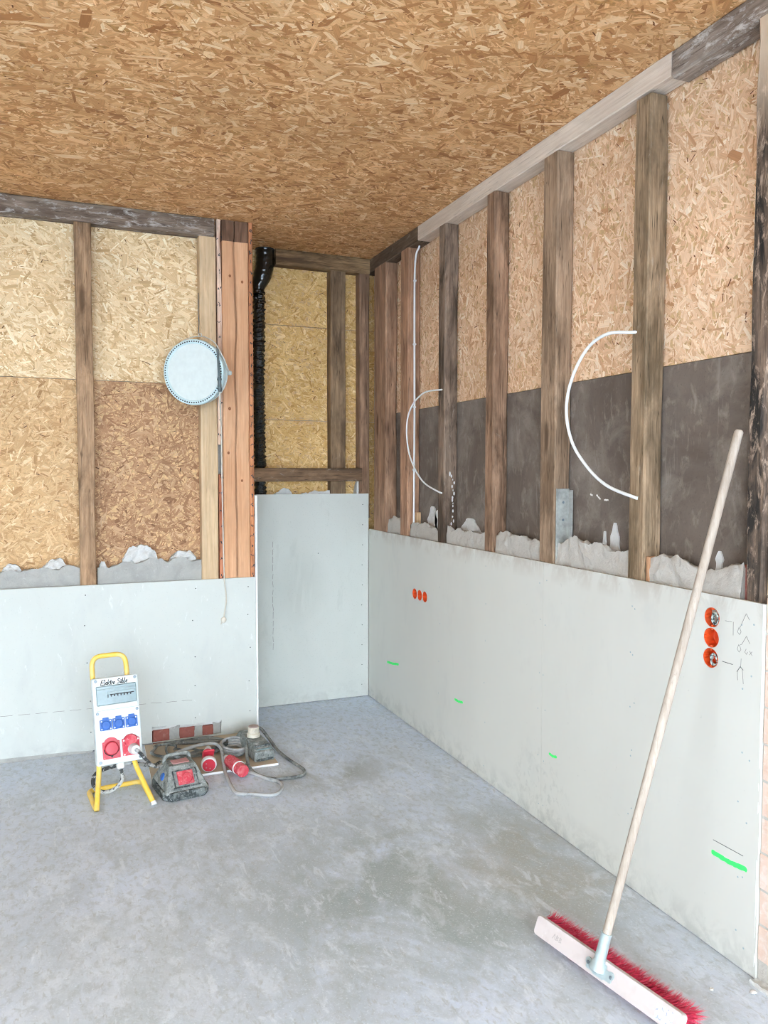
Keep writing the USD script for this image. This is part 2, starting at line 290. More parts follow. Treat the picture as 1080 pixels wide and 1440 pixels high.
K['board_back'] = layered('plasterboard_back', (190, 174, 152), [(6, (1, 1, 1), .5, .7, .5, (176, 168, 156), 12), (60, (1, 1, 1), .6, .7, .3, (206, 200, 190), 13)], rough=.9)
K['membrane'] = layered('grey_fibre_board', (114, 103, 94), [(2.2, (1, 1, 1), .40, .62, .8, (92, 81, 73), 14), (3.5, (1, 1, 1), .48, .66, .7, (140, 131, 121), 15), (22, (1, 1, .5), .54, .70, .5, (156, 147, 136), 16), (120, (1, 1, 1), .56, .68, .5, (86, 76, 68), 17), (7, (1, 4, .5), .60, .68, .4, (150, 142, 132), 67)], rough=.85)
K['screed'] = layered('concrete_screed', (200, 210, 222), [(.55, (1, 1, 1), .40, .62, .8, (209, 221, 240), 18), (1.3, (1, .7, 1), .48, .62, .5, (194, 201, 205), 20), (3.0, (1, .6, 1), .50, .66, .55, (180, 188, 190), 21),
    (2.6, (1, .7, 1), .40, .58, .85, (150, 160, 156), 68, ('at', (1.28, 2.72, 0), 1.0)), (3.2, (1, .7, 1), .38, .55, .85, (154, 158, 152), 69, ('at', (1.30, 4.02, 0), .40)), (3.0, (1, .7, 1), .36, .58, .7, (168, 165, 153), 70, ('at', (1.85, 2.75, 0), .70)), (3.4, (1, .6, 1), .44, .58, .6, (166, 175, 179), 71, ('at', (.35, 3.25, 0), .9)), (2.2, (1, .8, 1), .46, .60, .5, (176, 186, 194), 74, ('at', (.9, 1.9, 0), 1.0)),  # patch by the right wall: painted floor shadow mixed with a yellowish stain
    (9, (1, .6, 1), .51, .64, .45, (220, 228, 236), 22), (30, (1, .7, 1), .49, .62, .55, (173, 181, 184), 23), (18, (1, .35, 1), .58, .64, .4, (228, 235, 242), 72), (60, (1, .4, 1), .56, .64, .5, (168, 172, 170), 73), (130, (1, 1, 1), .56, .66, .5, (226, 233, 239), 24)], rough=.75, bump=.35, bump_scale=30, spec=.3)
K['mortar'] = layered('lime_mortar', (184, 179, 171), [(8, (1, 1, 1), .45, .7, .5, (168, 162, 153), 25), (50, (1, 1, 1), .56, .7, .4, (202, 198, 191), 26), (22, (1, 1, 1), .64, .74, .5, (150, 143, 135), 27)], rough=.95, bump=.8, bump_scale=90)
K['mortar_grey'] = layered('cement_mortar', (172, 172, 167), [(10, (1, 1, 1), .42, .62, .7, (154, 154, 150), 28), (60, (1, 1, 1), .58, .7, .4, (196, 198, 196), 29)], rough=.95, bump=.7, bump_scale=70)
K['plaster_white'] = layered('white_plaster', (208, 208, 205), [(14, (1, 1, 1), .45, .65, .6, (190, 190, 187), 30), (45, (1, 1, 1), .52, .64, .5, (222, 222, 220), 75)], rough=.95, bump=.8, bump_scale=80)
K['brick'] = layered('red_brick', (150, 92, 82), [(12, (1, 1, 1), .5, .7, .6, (128, 74, 68), 31), (40, (1, 1, 1), .55, .7, .5, (178, 138, 130), 32)], rough=.9, bump=.4)
K['brick_pink'] = layered('pale_brick', (212, 186, 170), [(7, (1, 1, 1), .5, .7, .6, (196, 152, 128), 33), (30, (1, 1, 1), .48, .64, .7, (220, 208, 200), 34)], rough=.9, bump=.4)
K['shell'] = plain('render_shell', (205, 200, 192), .9)
K['cable_white'] = plain('white_cable', (228, 230, 230), .4, noise=.04)
K['cord'] = plain('lamp_cord', (205, 198, 184), .6, noise=.06)
K['foil'] = plain('black_foil', (22, 27, 26), .14, noise=.4, scale=12, spec=.8)
K['zinc'] = plain('galvanised_steel', (156, 158, 153), .55, metal=.12, noise=.3, scale=26)
K['lid'] = plain('pale_blue_plastic', (200, 222, 225), .45, noise=.03, scale=8)
K['lid_rim'] = plain('pale_grey_plastic', (208, 217, 214), .5, noise=.05)
K['slot'] = plain('dark_slot', (44, 50, 52), .7)
K['grip'] = plain('dark_grip', (84, 96, 98), .5)
K['wire'] = plain('bright_wire', (205, 210, 208), .4, metal=.3)
K['yellow'] = layered('yellow_enamel', (236, 196, 78), [(9, (1, 1, 1), .46, .66, .65, (224, 206, 150), 36)], rough=.4, spec=.4)
K['yellow_dusty'] = K['yellow']
K['enclosure'] = plain('pale_grey_enclosure', (214, 224, 226), .45, noise=.03, scale=12)
K['window'] = plain('smoked_window', (112, 134, 138), .2, noise=.12, scale=20, spec=.6)
K['breaker'] = plain('breaker_grey', (150, 168, 172), .5)
K['black'] = plain('black_plastic', (26, 30, 32), .5)
K['ink'] = plain('marker_ink', (22, 24, 28), .6)
K['screw'] = plain('steel_screw', (120, 132, 140), .4, metal=.5)
K['white_screw'] = plain('white_screw', (236, 240, 242), .4)
K['blue'] = plain('blue_socket', (36, 92, 170), .5, noise=.12)
K['red'] = plain('red_socket', (190, 44, 62), .4, noise=.10, scale=20)
K['red_dusty'] = layered('dusty_red_plastic', (196, 66, 80), [(26, (1, 1, 1), .45, .68, .65, (214, 140, 140), 37), (70, (1, 1, 1), .58, .7, .6, (228, 196, 192), 38)], rough=.7)
K['red_faded'] = layered('red_under_dust', (182, 130, 130), [(26, (1, 1, 1), .45, .68, .7, (178, 160, 156), 39)], rough=.85)
K['white_dusty'] = plain('dusty_white_plastic', (218, 220, 220), .6, noise=.08, scale=50)
K['rubber'] = layered('dusty_black_rubber', (112, 118, 116), [(16, (1, 1, 1), .40, .60, .85, (164, 168, 164), 40), (48, (1, 1, 1), .50, .64, .6, (44, 50, 50), 41), (90, (1, 1, 1), .56, .68, .6, (190, 194, 192), 42)], rough=.9, bump=.3, bump_scale=80)
K['rubber_side'] = layered('scuffed_black_rubber', (58, 64, 65), [(22, (1, 1, 1), .46, .6, .8, (122, 128, 126), 43), (70, (1, 1, 1), .52, .64, .7, (160, 166, 164), 44)], rough=.9)
K['cable_grey'] = layered('dusty_rubber_cable', (132, 135, 132), [(9, (1, 1, 1), .46, .58, .85, (74, 78, 77), 45), (40, (1, 1, 1), .54, .66, .5, (178, 180, 178), 46)], rough=.85)
K['cable_pale'] = layered('dusty_pale_cable', (172, 174, 174), [(9, (1, 1, 1), .54, .66, .7, (100, 104, 103), 47), (40, (1, 1, 1), .54, .66, .5, (196, 198, 198), 48)], rough=.85)
K['cable_patchy'] = layered('black_and_white_cable', (60, 62, 62), [(14, (1, 1, 1), .48, .52, .9, (186, 188, 186), 49)], rough=.8)
K['orange'] = plain('orange_device_box', (224, 84, 34), .5, noise=.10, scale=60)
K['wire_grey'] = layered('coiled_wires', (180, 190, 184), [(90, (1, 1, 1), .48, .52, .9, (40, 44, 44), 50)], rough=.6)
K['gypsum_dust'] = plain('gypsum_dust', (226, 224, 220), .95)
K['green'] = plain('neon_green_paint', (62, 232, 112), .6, noise=.05, scale=60)
K['pencil'] = plain('pencil_line', (138, 136, 132), .8)
K['pencil_dark'] = plain('pencil_line_dark', (92, 92, 92), .8)
K['handle'] = wood('broom_handle_wood', 'z', [(164, 150, 136), (182, 170, 157), (196, 186, 174)], stain=.35, stain_col=(138, 124, 110), rough=.75, seed=3, bump=.15, crack=.2, knots=.2, mottle=.12)
K['head'] = layered('dusty_painted_wood', (200, 190, 187), [(14, (1, 1, 1), .5, .7, .5, (184, 172, 168), 51), (60, (1, 1, 1), .62, .72, .4, (214, 208, 206), 52)], rough=.85)
K['bristle'] = plain('crimson_bristle', (200, 44, 78), .5, noise=.25, scale=120)
K['ferrule'] = plain('painted_ferrule', (172, 186, 188), .45, metal=.35, noise=.15)
K['sticker_mark'] = plain('worn_lettering', (172, 164, 160), .8)
K['sticker'] = layered('paper_sticker', (228, 230, 234), [(90, (1, 1, 1), .54, .58, .7, (120, 130, 170), 53)], rough=.7)
K['crumb'] = plain('plaster_crumb', (214, 212, 208), .95)
BROWNS = [(116, 90, 70), (140, 112, 90), (160, 132, 108)]
GREYB = [(104, 90, 76), (130, 114, 98), (152, 136, 118)]
REDB = [(152, 112, 86), (176, 136, 108), (194, 156, 128)]

# ------------------------------------------------------------------ the setting
X0, Y0 = -3.6, -2.6                                # the unseen far left and rear of the room
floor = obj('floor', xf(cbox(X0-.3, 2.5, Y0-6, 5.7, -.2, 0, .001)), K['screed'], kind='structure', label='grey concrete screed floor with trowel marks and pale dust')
ceil = thing('ceiling', 'ceiling of orange-brown oriented strand board sheets', kind='structure')
rows = [(Y0, -.35), (-.345, .90), (.905, 2.15), (2.155, 3.40), (3.405, 4.65), (4.655, 5.42)]
k = 0
for i, (a, b) in enumerate(rows):
    off = -.86 if i % 2 else .36
    xs = [x for x in (X0, off-2.5, off, off+2.5, 2.16) if X0 <= x <= 2.16]; xs = sorted(set(xs))
    for x0, x1 in zip(xs[:-1], xs[1:]):
        p = obj('osb_panel', cbox(x0+.0003, x1-.0003, a-.0022, b+.0022, H, H+.018, .001), K['osb_ceiling_core'], ceil); k += 1
        if b > .2 and x1 > -1.9:
            sx0 = max(x0, -2.2)
            m, uv = strands(int((x1-sx0)*(b-a)*4300), (sx0, a-.002, H), (1, 0, 0), (0, 1, 0), (0, 0, -1), x1-sx0, b-a+.004, 100+k, mean=0, spread=38, uniform=.45, L=.088, W=.0145)
            obj('wood_strands', m, K['osb_ceiling'], p, kind='stuff', smooth=False, uv=uv)
obj('roof_slab', cbox(X0-.3, 2.6, Y0-.3, 5.8, H+.03, H+.25), K['shell'], ceil)

def osb_panel(wall, mat_, o, U, V, N, su, sv, seed, n=6200, **kw):
    o, U, V, N = (np.array(x, float) for x in (o, U, V, N))
    P = np.array([o+a*U*su+b*V*sv-c*N*.012 for a in (0, 1) for b in (0, 1) for c in (0, 1)])
    p = obj('osb_panel', trimesh.convex.convex_hull(P), K['osb_core'], wall)
    m, uv = strands(int(su*sv*n), o, U, V, N, su, sv, seed, **kw)
    obj('wood_strands', m, mat_, p, kind='stuff', smooth=False, uv=uv)
    return p

# right wall
wr = thing('wall_right', 'right wall: strand board and grey fibre board behind the studs, plasterboard below', kind='structure')
obj('masonry_core', cbox(XF+DEEP+.02, 2.5, Y0, 5.7, 0, H+.03), K['shell'], wr)
XB = XF+DEEP
osb_panel(wr, K['osb_pink'], (XB, 1.0, 2.043), (0, 1, 0), (0, 0, 1), (-1, 0, 0), 2.16, H-2.043, 201, mean=70, spread=40, L=.068, W=.0095)
osb_panel(wr, K['osb_pink'], (XB, 3.163, 2.043), (0, 1, 0), (0, 0, 1), (-1, 0, 0), 2.24, H-2.043, 202, mean=75, spread=40, L=.068, W=.0095)
obj('fibre_board', cbox(XB-.003, XB+.015, .9, 5.4, 1.15, 2.041, .001), K['membrane'], wr, label='dark grey fibre board')

holes = [Point(y, z).buffer(.034, 24) for y, z in ((4.481, .868), (4.406, .869), (4.331, .870), (2.034, 1.144), (2.035, 1.074), (2.036, 1.004))]
pb = sbox(1.8174, .004, YN, ZR).difference(unary_union(holes))
plr = obj('plasterboard', on_right(pb.intersection(sbox(0, 0, 3.0492, 2)), T, XR), K['board_right'], wr, smooth=False)
plf = obj('plasterboard', on_right(pb.intersection(sbox(3.0502, 0, 6, 2)), T, XR), K['board_right'], wr, smooth=False)
rg = np.random.default_rng(5)
edge = np.array([(1.8174+.0035*meshkit.noise(np.array([z*30, 3., 1.]))*(1+2*(z < .7)), z) for z in np.linspace(.003, ZR, 120)])
obj('cut_edge', on_right(Polygon([(1.823, .003), *edge[:, :], (1.823, ZR)]).buffer(0), T+.0008, XR-.0008), K['board_edge'], plr, label='white gypsum cut edge', smooth=False)

# back wall, left part
wb = thing('wall_back', 'back wall: pale and brown strand board between studs, plasterboard below', kind='structure')
YB = YF+DEEP
obj('masonry_core', cbox(X0-.3, 1.085, YB+.02, 5.7, 0, H+.03), K['shell'], wb)
osb_panel(wb, K['osb_pale'], (-2.2, YB, 2.168), (1, 0, 0), (0, 0, 1), (0, -1, 0), 3.09, H-2.168, 211, mean=-25, spread=40, L=.075, W=.0105)
osb_panel(wb, K['osb_tan'], (-2.2, YB, .95), (1, 0, 0), (0, 0, 1), (0, -1, 0), 2.325, 1.215, 212, mean=20, spread=40, L=.062, W=.009)
osb_panel(wb, K['osb_brown'], (.128, YB, .95), (1, 0, 0), (0, 0, 1), (0, -1, 0), .762, 1.215, 213, mean=10, spread=45, L=.058, W=.008)
cut = Polygon([(.464, .012), (.873, .018), (.878, .100), (.70, .098), (.463, .107)])
pbl = Polygon([(X0, .03), (-1.4, .028), (-.35, .026), (0, .020), (.10, .012), (1.0965, .006), (1.0965, ZL), (X0, ZL)]).difference(cut)
pl = obj('plasterboard', on_back(pbl, T, YL), K['board'], wb, smooth=False)
obj('floor_mortar', lump_back(-2.0, .13, -.02, [(-2, .05), (.2, .04)], YL+.004, YF+.05, 92, amp=.006), K['mortar_grey'], wb, smooth=40)
obj('masonry_body', cbox(X0, .90, YF+.03, YB, 0, ZL-.08), K['mortar_grey'], wb)
# niche
wn = thing('wall_niche', 'niche at the back: yellow strand board above a speckled plasterboard', kind='structure')
YNB = YNF+DEEP
obj('masonry_core', cbox(1.086, XB+.02, YNB+.02, 5.7, 0, H+.03), K['shell'], wn)
for i, (z0, z1) in enumerate(((1.2, 1.995), (1.998, 2.652), (2.655, H))):
    osb_panel(wn, K['osb_yellow'], (1.10, YNB, z0), (1, 0, 0), (0, 0, 1), (0, -1, 0), 1.02, z1-z0, 221+i, mean=-12, spread=38, L=.072, W=.009)
pln = obj('plasterboard', on_back(sbox(1.111, .004, XR-.003, ZN), T, YN), K['board_niche'], wn, smooth=False)
obj('plasterboard', cbox(1.0975, 1.110, YL-.001, YN+T, .002, ZN+.008, .0008), K['board_edge'], wn, label='white cut edge of the niche side plasterboard')
obj('side_boarding', cbox(1.086, 1.0965, YF+.02, YNB, 0, H, .001), K['osb_core'], wn)
# unseen openings: left wall with a wide window, rear side open to the yard
wl = thing('wall_left', 'unseen left wall with a wide window opening', kind='structure')
obj('masonry', cat_(cbox(X0-.3, X0, Y0, 5.7, 0, .9), cbox(X0-.3, X0, Y0, 5.7, 2.5, H+.03), cbox(X0-.3, X0, Y0, -1.0, .9, 2.5), cbox(X0-.3, X0, 1.2, 5.7, .9, 2.5)), K['shell'], wl)
wq = thing('wall_rear', 'unseen rear wall with a wide opening to the yard', kind='structure')
obj('masonry', cat_(cbox(X0-.3, -3.0, Y0-.3, Y0, 0, H+.03), cbox(1.9, 2.5, Y0-.3, Y0, 0, H+.03), cbox(-3.0, 1.9, Y0-.3, Y0, 2.75, H+.03)), K['shell'], wq)
obj('ground_outside', cbox(-40, 40, -60, 40, -.5, -.21), plain('pale_gravel', (184, 187, 189), .95), kind='structure', label='pale gravel yard outside')

# ------------------------------------------------------------------ plasterboard screws, pencil lines, paint strokes
def screw(parent, mat_, p, n):
    obj('screw', cyl(np.array(p)+np.array(n)*.0004, np.array(p)-np.array(n)*.003, .0034, n=8), mat_, parent)
rg = np.random.default_rng(8)
for z in np.linspace(.09, 1.40, 10): screw(pln, K['slot'], (1.988+rg.normal(0, .002), YN, z), (0, -1, 0))
screw(pln, K['slot'], (1.655, YN, 1.06), (0, -1, 0))
for x in (1.052, .72, .112, -.42):
    for z in np.linspace(.13, .93, 5)+rg.normal(0, .012, 5): screw(pl, K['slot'], (x+rg.normal(0, .006), YL, z), (0, -1, 0))
for y in (1.862, 1.895, 2.42, 2.44, 3.03, 3.072, 3.585, 4.13):
    for z in np.linspace(.10, 1.15, 6)+rg.normal(0, .02, 6): screw(plr if y < 3.05 else plf, K['breaker'], (XR, y+rg.normal(0, .006), z), (-1, 0, 0))
def mark_right(name, pts, w, mat_, parent=None, jag=0, label=None, seed=0):
    parent = parent or (plr if pts[0][1-1] < 3.05 else plf)
    obj(name, on_right(ribbon(pts, w, jag, seed), .0006, XR-.0005), mat_, parent, label=label, smooth=False)
for i, (a, b, w) in enumerate((((2.003, .337), (1.867, .343), .017), ((4.925, .331), (4.739, .358), .016), ((3.919, .345), (3.833, .352), .014), ((2.981, .348), (2.931, .351), .012))):
    mid = ((a[0]+b[0])/2, (a[1]+b[1])/2-.004)
    mark_right('paint_stroke', [a, mid, b], w, K['green'], jag=.0009, seed=i, label='neon green paint stroke')
for pts, d in (([(2.004, .381), (1.877, .383)], 1), ([(1.975, 1.143), (1.948, 1.144)], 0), ([(1.941, 1.144), (1.9405, 1.101)], 0),
            ([(1.916, 1.128), (1.909, 1.139), (1.889, 1.181), (1.876, 1.163)], 0), ([(1.918, 1.130), (1.922, 1.115), (1.914, 1.108), (1.908, 1.118), (1.913, 1.128)], 0),
            ([(1.916, 1.072), (1.904, 1.078), (1.886, 1.108), (1.872, 1.086)], 0), ([(1.917, 1.074), (1.922, 1.058), (1.914, 1.050), (1.907, 1.060), (1.912, 1.071)], 0),
            ([(1.886, 1.066), (1.891, 1.055), (1.884, 1.049), (1.880, 1.057)], 0), ([(1.872, 1.062), (1.862, 1.050)], 0), ([(1.862, 1.062), (1.872, 1.050)], 0),
            ([(1.983, 1.004), (1.940, 1.003)], 1), ([(1.921, .984), (1.908, 1.003), (1.896, .995)], 1), ([(1.906, 1.003), (1.905, 1.03)], 0), ([(1.919, .984), (1.917, .957)], 0), ([(1.899, .995), (1.894, .950)], 0)):
    mark_right('pencil_line', pts, .0022 if d else .0016, K['pencil_dark' if d else 'pencil'])
def mark_back(pts, w, parent, y): obj('pencil_line', on_back(ribbon(pts, w), .0006, y-.0005), K['pencil'], parent, smooth=False)
rg = np.random.default_rng(4)
for a in np.arange(.40, 1.17, .055): mark_back([(1.327+rg.normal(0, .0015), a), (1.328+rg.normal(0, .0015), a+.03+rg.random()*.015)], .003, pln, YN)
for a in np.arange(-.35, .72, .09): mark_back([(a, .262-.02*a+rg.normal(0, .002)), (a+.06, .26-.02*a)], .0022, pl, YL)

# ------------------------------------------------------------------ mortar and masonry behind the studs
TOPR = [(1.92, 1.34), (1.99, 1.337), (2.05, 1.305), (2.117, 1.295), (2.221, 1.325), (2.33, 1.333), (2.39, 1.30), (2.49, 1.325), (2.62, 1.326), (2.763, 1.336), (2.86, 1.352), (2.917, 1.346), (2.99, 1.31),
        (3.10, 1.312), (3.172, 1.310), (3.265, 1.318), (3.43, 1.336), (3.53, 1.32), (3.62, 1.314), (3.7, 1.318), (3.885, 1.309), (4.09, 1.308), (4.18, 1.29), (4.276, 1.292), (4.397, 1.317), (4.60, 1.300), (4.74, 1.31), (4.844, 1.330), (5.0, 1.318), (5.165, 1.305)]
for i, (a, b) in enumerate(((1.936, 2.394), (2.486, 2.99), (3.112, 3.532), (3.626, 4.096), (4.186, 4.618), (4.746, 4.99))):
    obj('mortar_bed', lump_right(a, b, 1.12, TOPR, XF+.014, XF+DEEP, 30+i), K['mortar'], wr, smooth=40)
TOPL = [(-.6, 1.07), (-.337, 1.078), (-.1, 1.082), (.07, 1.086), (.18, 1.06), (.25, 1.09), (.32, 1.103), (.45, 1.108), (.6, 1.112), (.70, 1.106), (.78, 1.10)]
for i, (a, b) in enumerate(((-2.2, -.52), (-.42, .078), (.174, .775))):
    obj('mortar_bed', lump_back(a, b, .90, TOPL if i else [(-3, 1.08), (0, 1.08)], YF+.022, YB, 50+i, amp=.003), K['mortar_grey'], wb, smooth=40)
for i, (x, w, z, h) in enumerate(((-.05, .15, 1.075, .055), (-.28, .10, 1.075, .03), (.415, .20, 1.10, .10), (.665, .16, 1.10, .055), (.205, .05, 1.06, .05))):
    xs = np.linspace(x-w/2, x+w/2, 16)
    obj('plaster_lump', lump_back(x-w/2, x+w/2, z-.01, [(q, z+h*math.sqrt(max(0.02, 1-((q-x)/(w/2))**2))) for q in xs], YF+.045, YB, 60+i, amp=.022), K['plaster_white'], wb, smooth=50, label='white plaster lump')
for i, (x, w, h) in enumerate(((1.42, .12, .035), (1.99, .07, .14), (1.70, .3, .018))):
    obj('plaster_lump', lump_back(x-w/2, x+w/2, ZN-.06, [(q, ZN+h*math.sqrt(max(.02, 1-((q-x)/(w/2))**2))) for q in np.linspace(x-w/2, x+w/2, 12)], YNF+.02, YNB, 70+i), K['plaster_white'], wn, smooth=50)
def tongue(y, z0, z1, w, seed, lean=0.0):
    t = np.linspace(0, 1, 14); half = w/2*np.sqrt(np.clip(1-(t*1.0-.15)**2*1.3, .02, 1))*(.75+.5*meshkit.noise(np.stack([t*5, t*0+seed, t*0], -1)))
    pts = [(y-h+lean*a, z0+(z1-z0)*a) for a, h in zip(t, half)]+[(y+h+lean*a, z0+(z1-z0)*a) for a, h in zip(t[::-1], half[::-1])]
    return on_right(Polygon(pts).buffer(.004).buffer(-.003), .007, XB-.010)
for i, (y, z0, z1, w) in enumerate(((5.075, 1.29, 1.462, .085), (2.668, 1.28, 1.425, .05), (2.735, 1.29, 1.385, .018), (3.005, 1.29, 1.43, .03), (2.10, 1.29, 1.36, .03), (3.93, 1.29, 1.372, .19), (4.42, 1.28, 1.42, .13), (4.34, 1.28, 1.40, .10))):
    obj('plaster_daub', tongue(y, z0, z1, w, i), K['plaster_white'], wr, label='white plaster daub on the fibre board')
for i, (y0, z0, y1, z1) in enumerate(((2.798, 1.537, 2.775, 1.523), (2.745, 1.519, 2.722, 1.519), (2.84, 1.54, 2.83, 1.537))):
    obj('chalk_mark', on_right(ribbon([(y0, z0), (y1, z1)], .007, .001, i), .001, XB-.0035), K['gypsum_dust'], wr)
# bricks seen through the cut-out in the left plasterboard
for i, (x0, x1) in enumerate(((.468, .566), (.625, .716), (.762, .830))):
    obj('brick', cbox(x0, x1, YF-.001, YF+.06, .0, .082-.004*i, .004), K['brick'], wb)
for i, (x0, x1) in enumerate(((.566, .625), (.716, .762), (.830, .88))):
    obj('mortar_joint', lump_back(x0-.004, x1+.004, -.02, [(x0, .088), (x1, .094)], YF+.002, YF+.06, 80+i, amp=.006, nu=12), K['mortar_grey'], wb)
obj('mortar_joint', lump_back(.46, .88, .078, [(.46, .105), (.9, .11)], YF+.008, YF+.06, 85, amp=.004), K['plaster_white'], wb)
# brick pier at the near end of the right wall
wp = thing('wall_right_pier', 'bare brick pier with plaster remains at the near end of the right wall', kind='structure')
rg = np.random.default_rng(6)
obj('mortar_core', cbox(XR+.0085, XB+.02, 1.05, 1.8165, 0, 1.245, .002), K['mortar'], wp)
for r_ in range(10):
    z = .07+r_*.118
    for c_ in range(4):
        a = 1.02+c_*.25-(.125 if r_ % 2 else 0); b = min(a+.245, 1.8165); a = max(a, 1.06)
        if b-a > .03: obj('brick', cbox(XR+.006+rg.normal(0, .0015), XB, a, b, z, z+.113, .003), K['brick_pink'], wp)
obj('plaster_foot', lump_right(1.3, 1.815, 0, [(1.3, .03), (1.82, .012)], XR-.03, XF+.02, 90, amp=.008), K['plaster_white'], wp)

# ------------------------------------------------------------------ timber frame
def W(name, axis, cols, **k): return wood(name, axis, cols, **k)
def stud(name, m, mt, label, cat='stud', **k): return obj(name, m, mt, None, label, cat, **k)
G = None
studs = [  # y0 (near), y1, z0, z1, material, label
    (1.834, 1.926, 1.05, 3.06, W('tar_wood', 'z', [(80, 68, 58), (116, 98, 84), (160, 136, 114)], stain=.97, stain_col=(36, 34, 32), white=.62, seed=7, stain_scale=2.6, dust=(190, 166, 146), top=(2.70, 2.95, (206, 184, 160))), 'blackened peeling stud at the right end, with the broom leaning on it'),
    (2.397, 2.486, 1.05, 3.05, W('stud_wood_f', 'z', [(126, 104, 80), (152, 128, 102), (178, 154, 126)], stain=.75, stain_col=(84, 70, 50), white=.12, seed=6), 'brown weathered stud holding the large white cable loop'),
    (2.992, 3.110, 1.05, 3.06, W('stud_wood_e', 'z', [(136, 110, 88), (160, 134, 110), (178, 152, 126)], stain=.7, stain_col=(94, 74, 56), white=.1, seed=5), 'brown stud with a galvanised bracket at its foot'),
    (3.538, 3.624, 1.05, 3.06, W('stud_wood_d', 'z', [(128, 98, 78), (154, 122, 98), (176, 144, 118)], stain=.8, stain_col=(80, 60, 44), white=.12, seed=4), 'reddish brown stud, between the bracketed stud and the one with the small loop'),
    (4.102, 4.184, 1.05, 3.06, W('stud_wood_c', 'z', [(108, 90, 76), (134, 114, 98), (156, 136, 118)], stain=.9, stain_col=(62, 50, 40), white=.14, seed=3), 'dark stained stud holding the small white cable loop'),
    (4.625, 4.745, 1.05, 3.06, W('stud_wood_b', 'z', REDB, stain=.35, stain_col=(96, 64, 46), white=.08, seed=2), 'pinkish brown stud with the straight white cable beside it'),
    (5.000, 5.215, 1.05, 3.06, W('stud_wood_a', 'z', [(146, 112, 88), (170, 134, 108), (188, 154, 126)], stain=.4, stain_col=(96, 68, 50), white=.06, seed=1), 'wide pinkish stud in the inner corner of the right wall')]
for i, (a, b, z0, z1, mt, lb) in enumerate(studs):
    stud('wall_stud', timber('z', XF, XB-.005, a, b, z0, z1, 10+i, amp=.003 if i else .008, chamf=.005 if i else .016, bow=(0, 0 if i else -.004)), mt, lb, group=None)
rg = np.random.default_rng(14); dark_stud = stage.GetPrimAtPath('/World/wall_stud_004')
for k in range(16):
    z = 1.33+.02*k+rg.normal(0, .004); x = XF+.060-.0005*k+rg.normal(0, .003 if k % 3 else .012); r = rg.uniform(.003, .0075); q = trimesh.creation.icosphere(1, r); q.vertices *= np.array([.8, .35, rg.uniform(1, 2)])
    obj('plaster_drip', xf(q, None, (x, 4.1005, z)), K['plaster_white'], dark_stud)
obj('timber_post', timber('z', XF+.004, XB-.005, 1.70, 1.828, 1.25, 3.045, 31, amp=.003), W('pale_post_wood', 'z', [(196, 170, 142), (212, 188, 160), (224, 204, 178)], stain=.25, stain_col=(150, 120, 92), white=.2, seed=31), None, 'pale pine post at the picture\'s right edge beyond the blackened stud', 'post')
stud('top_plate', timber('y', XF, XB-.005, 3.052, H-.001, 1.0, 2.293, 21, amp=.003, chamf=.006), W('plate_grey', 'y', [(126, 112, 102), (152, 138, 126), (172, 158, 146)], stain=.65, stain_col=(96, 78, 64), white=.62, seed=21, dust=(206, 200, 194)), 'grey-brown top plate with lime smears at the near right', 'beam')
stud('top_plate', timber('y', XF, XB-.005, 3.062, H-.001, 2.297, 4.478, 22, amp=.002, chamf=.003), W('plate_pale', 'y', [(206, 188, 170), (218, 203, 187), (228, 215, 201)], stain=.35, stain_col=(184, 158, 136), white=.1, seed=22, mottle=.08, crack=.4, knots=.3), 'clean pale middle length of the right top plate', 'beam')
stud('top_plate', timber('y', XF, XB-.005, 3.058, H-.001, 4.482, YNB, 23, amp=.003, chamf=.005), W('plate_dark', 'y', [(88, 72, 58), (112, 94, 78), (134, 114, 96)], stain=.5, stain_col=(62, 50, 40), white=.2, seed=23), 'dark short top plate running into the inner corner', 'beam')
stud('top_plate', timber('x', YF, YB-.005, 3.043, H-.001, -2.2, .864, 24, amp=.003, chamf=.005), W('plate_left', 'x', [(108, 94, 82), (136, 120, 106), (158, 142, 128)], stain=.7, stain_col=(84, 68, 56), white=.62, seed=24, dust=(188, 182, 176)), 'weathered grey beam under the ceiling along the left wall', 'beam')
stud('top_plate', timber('x', YNF, YNB-.005, 3.043, H-.001, 1.364, XF-.001, 25, amp=.003, chamf=.005), W('plate_niche', 'x', [(116, 90, 62), (140, 112, 80), (160, 130, 96)], stain=.8, stain_col=(62, 44, 30), seed=25, stain_scale=2.8), 'brown header beam under the ceiling in the niche', 'beam')
stud('wall_stud', timber('z', .079, .168, YF, YB-.005, .90, 3.040, 26, amp=.004), W('stud_wood_g', 'z', [(142, 112, 84), (168, 136, 106), (188, 156, 124)], stain=.75, stain_col=(98, 74, 52), white=.12, seed=26), 'brown stud standing alone on the left wall')
stud('wall_stud', timber('z', .772, .872, YF, YB-.005, .90, 3.040, 27, amp=.003), W('stud_wood_h', 'z', [(196, 164, 126), (212, 184, 148), (222, 198, 166)], stain=.3, stain_col=(172, 144, 112), white=.12, seed=27, mottle=.10, knots=.2, crack=.3), 'pale stud behind the round bucket, left of the orange post')
stud('wall_stud', timber('z', 1.755, 1.865, YNF, YNB-.005, 1.30, 3.040, 28, amp=.003), W('stud_wood_i', 'z', [(112, 90, 68), (136, 112, 86), (156, 130, 102)], stain=.6, stain_col=(66, 50, 36), white=.08, seed=28), 'dark brown stud in the niche right of the yellow strand board')
stud('wall_stud', timber('z', 1.972, 2.047, YNF, YNB-.005, 1.30, 3.040, 29, amp=.003), W('stud_wood_j', 'z', [(124, 94, 74), (150, 118, 94), (170, 136, 110)], stain=.5, stain_col=(70, 50, 36), white=.05, seed=29), 'narrow brown corner stud at the right end of the niche')
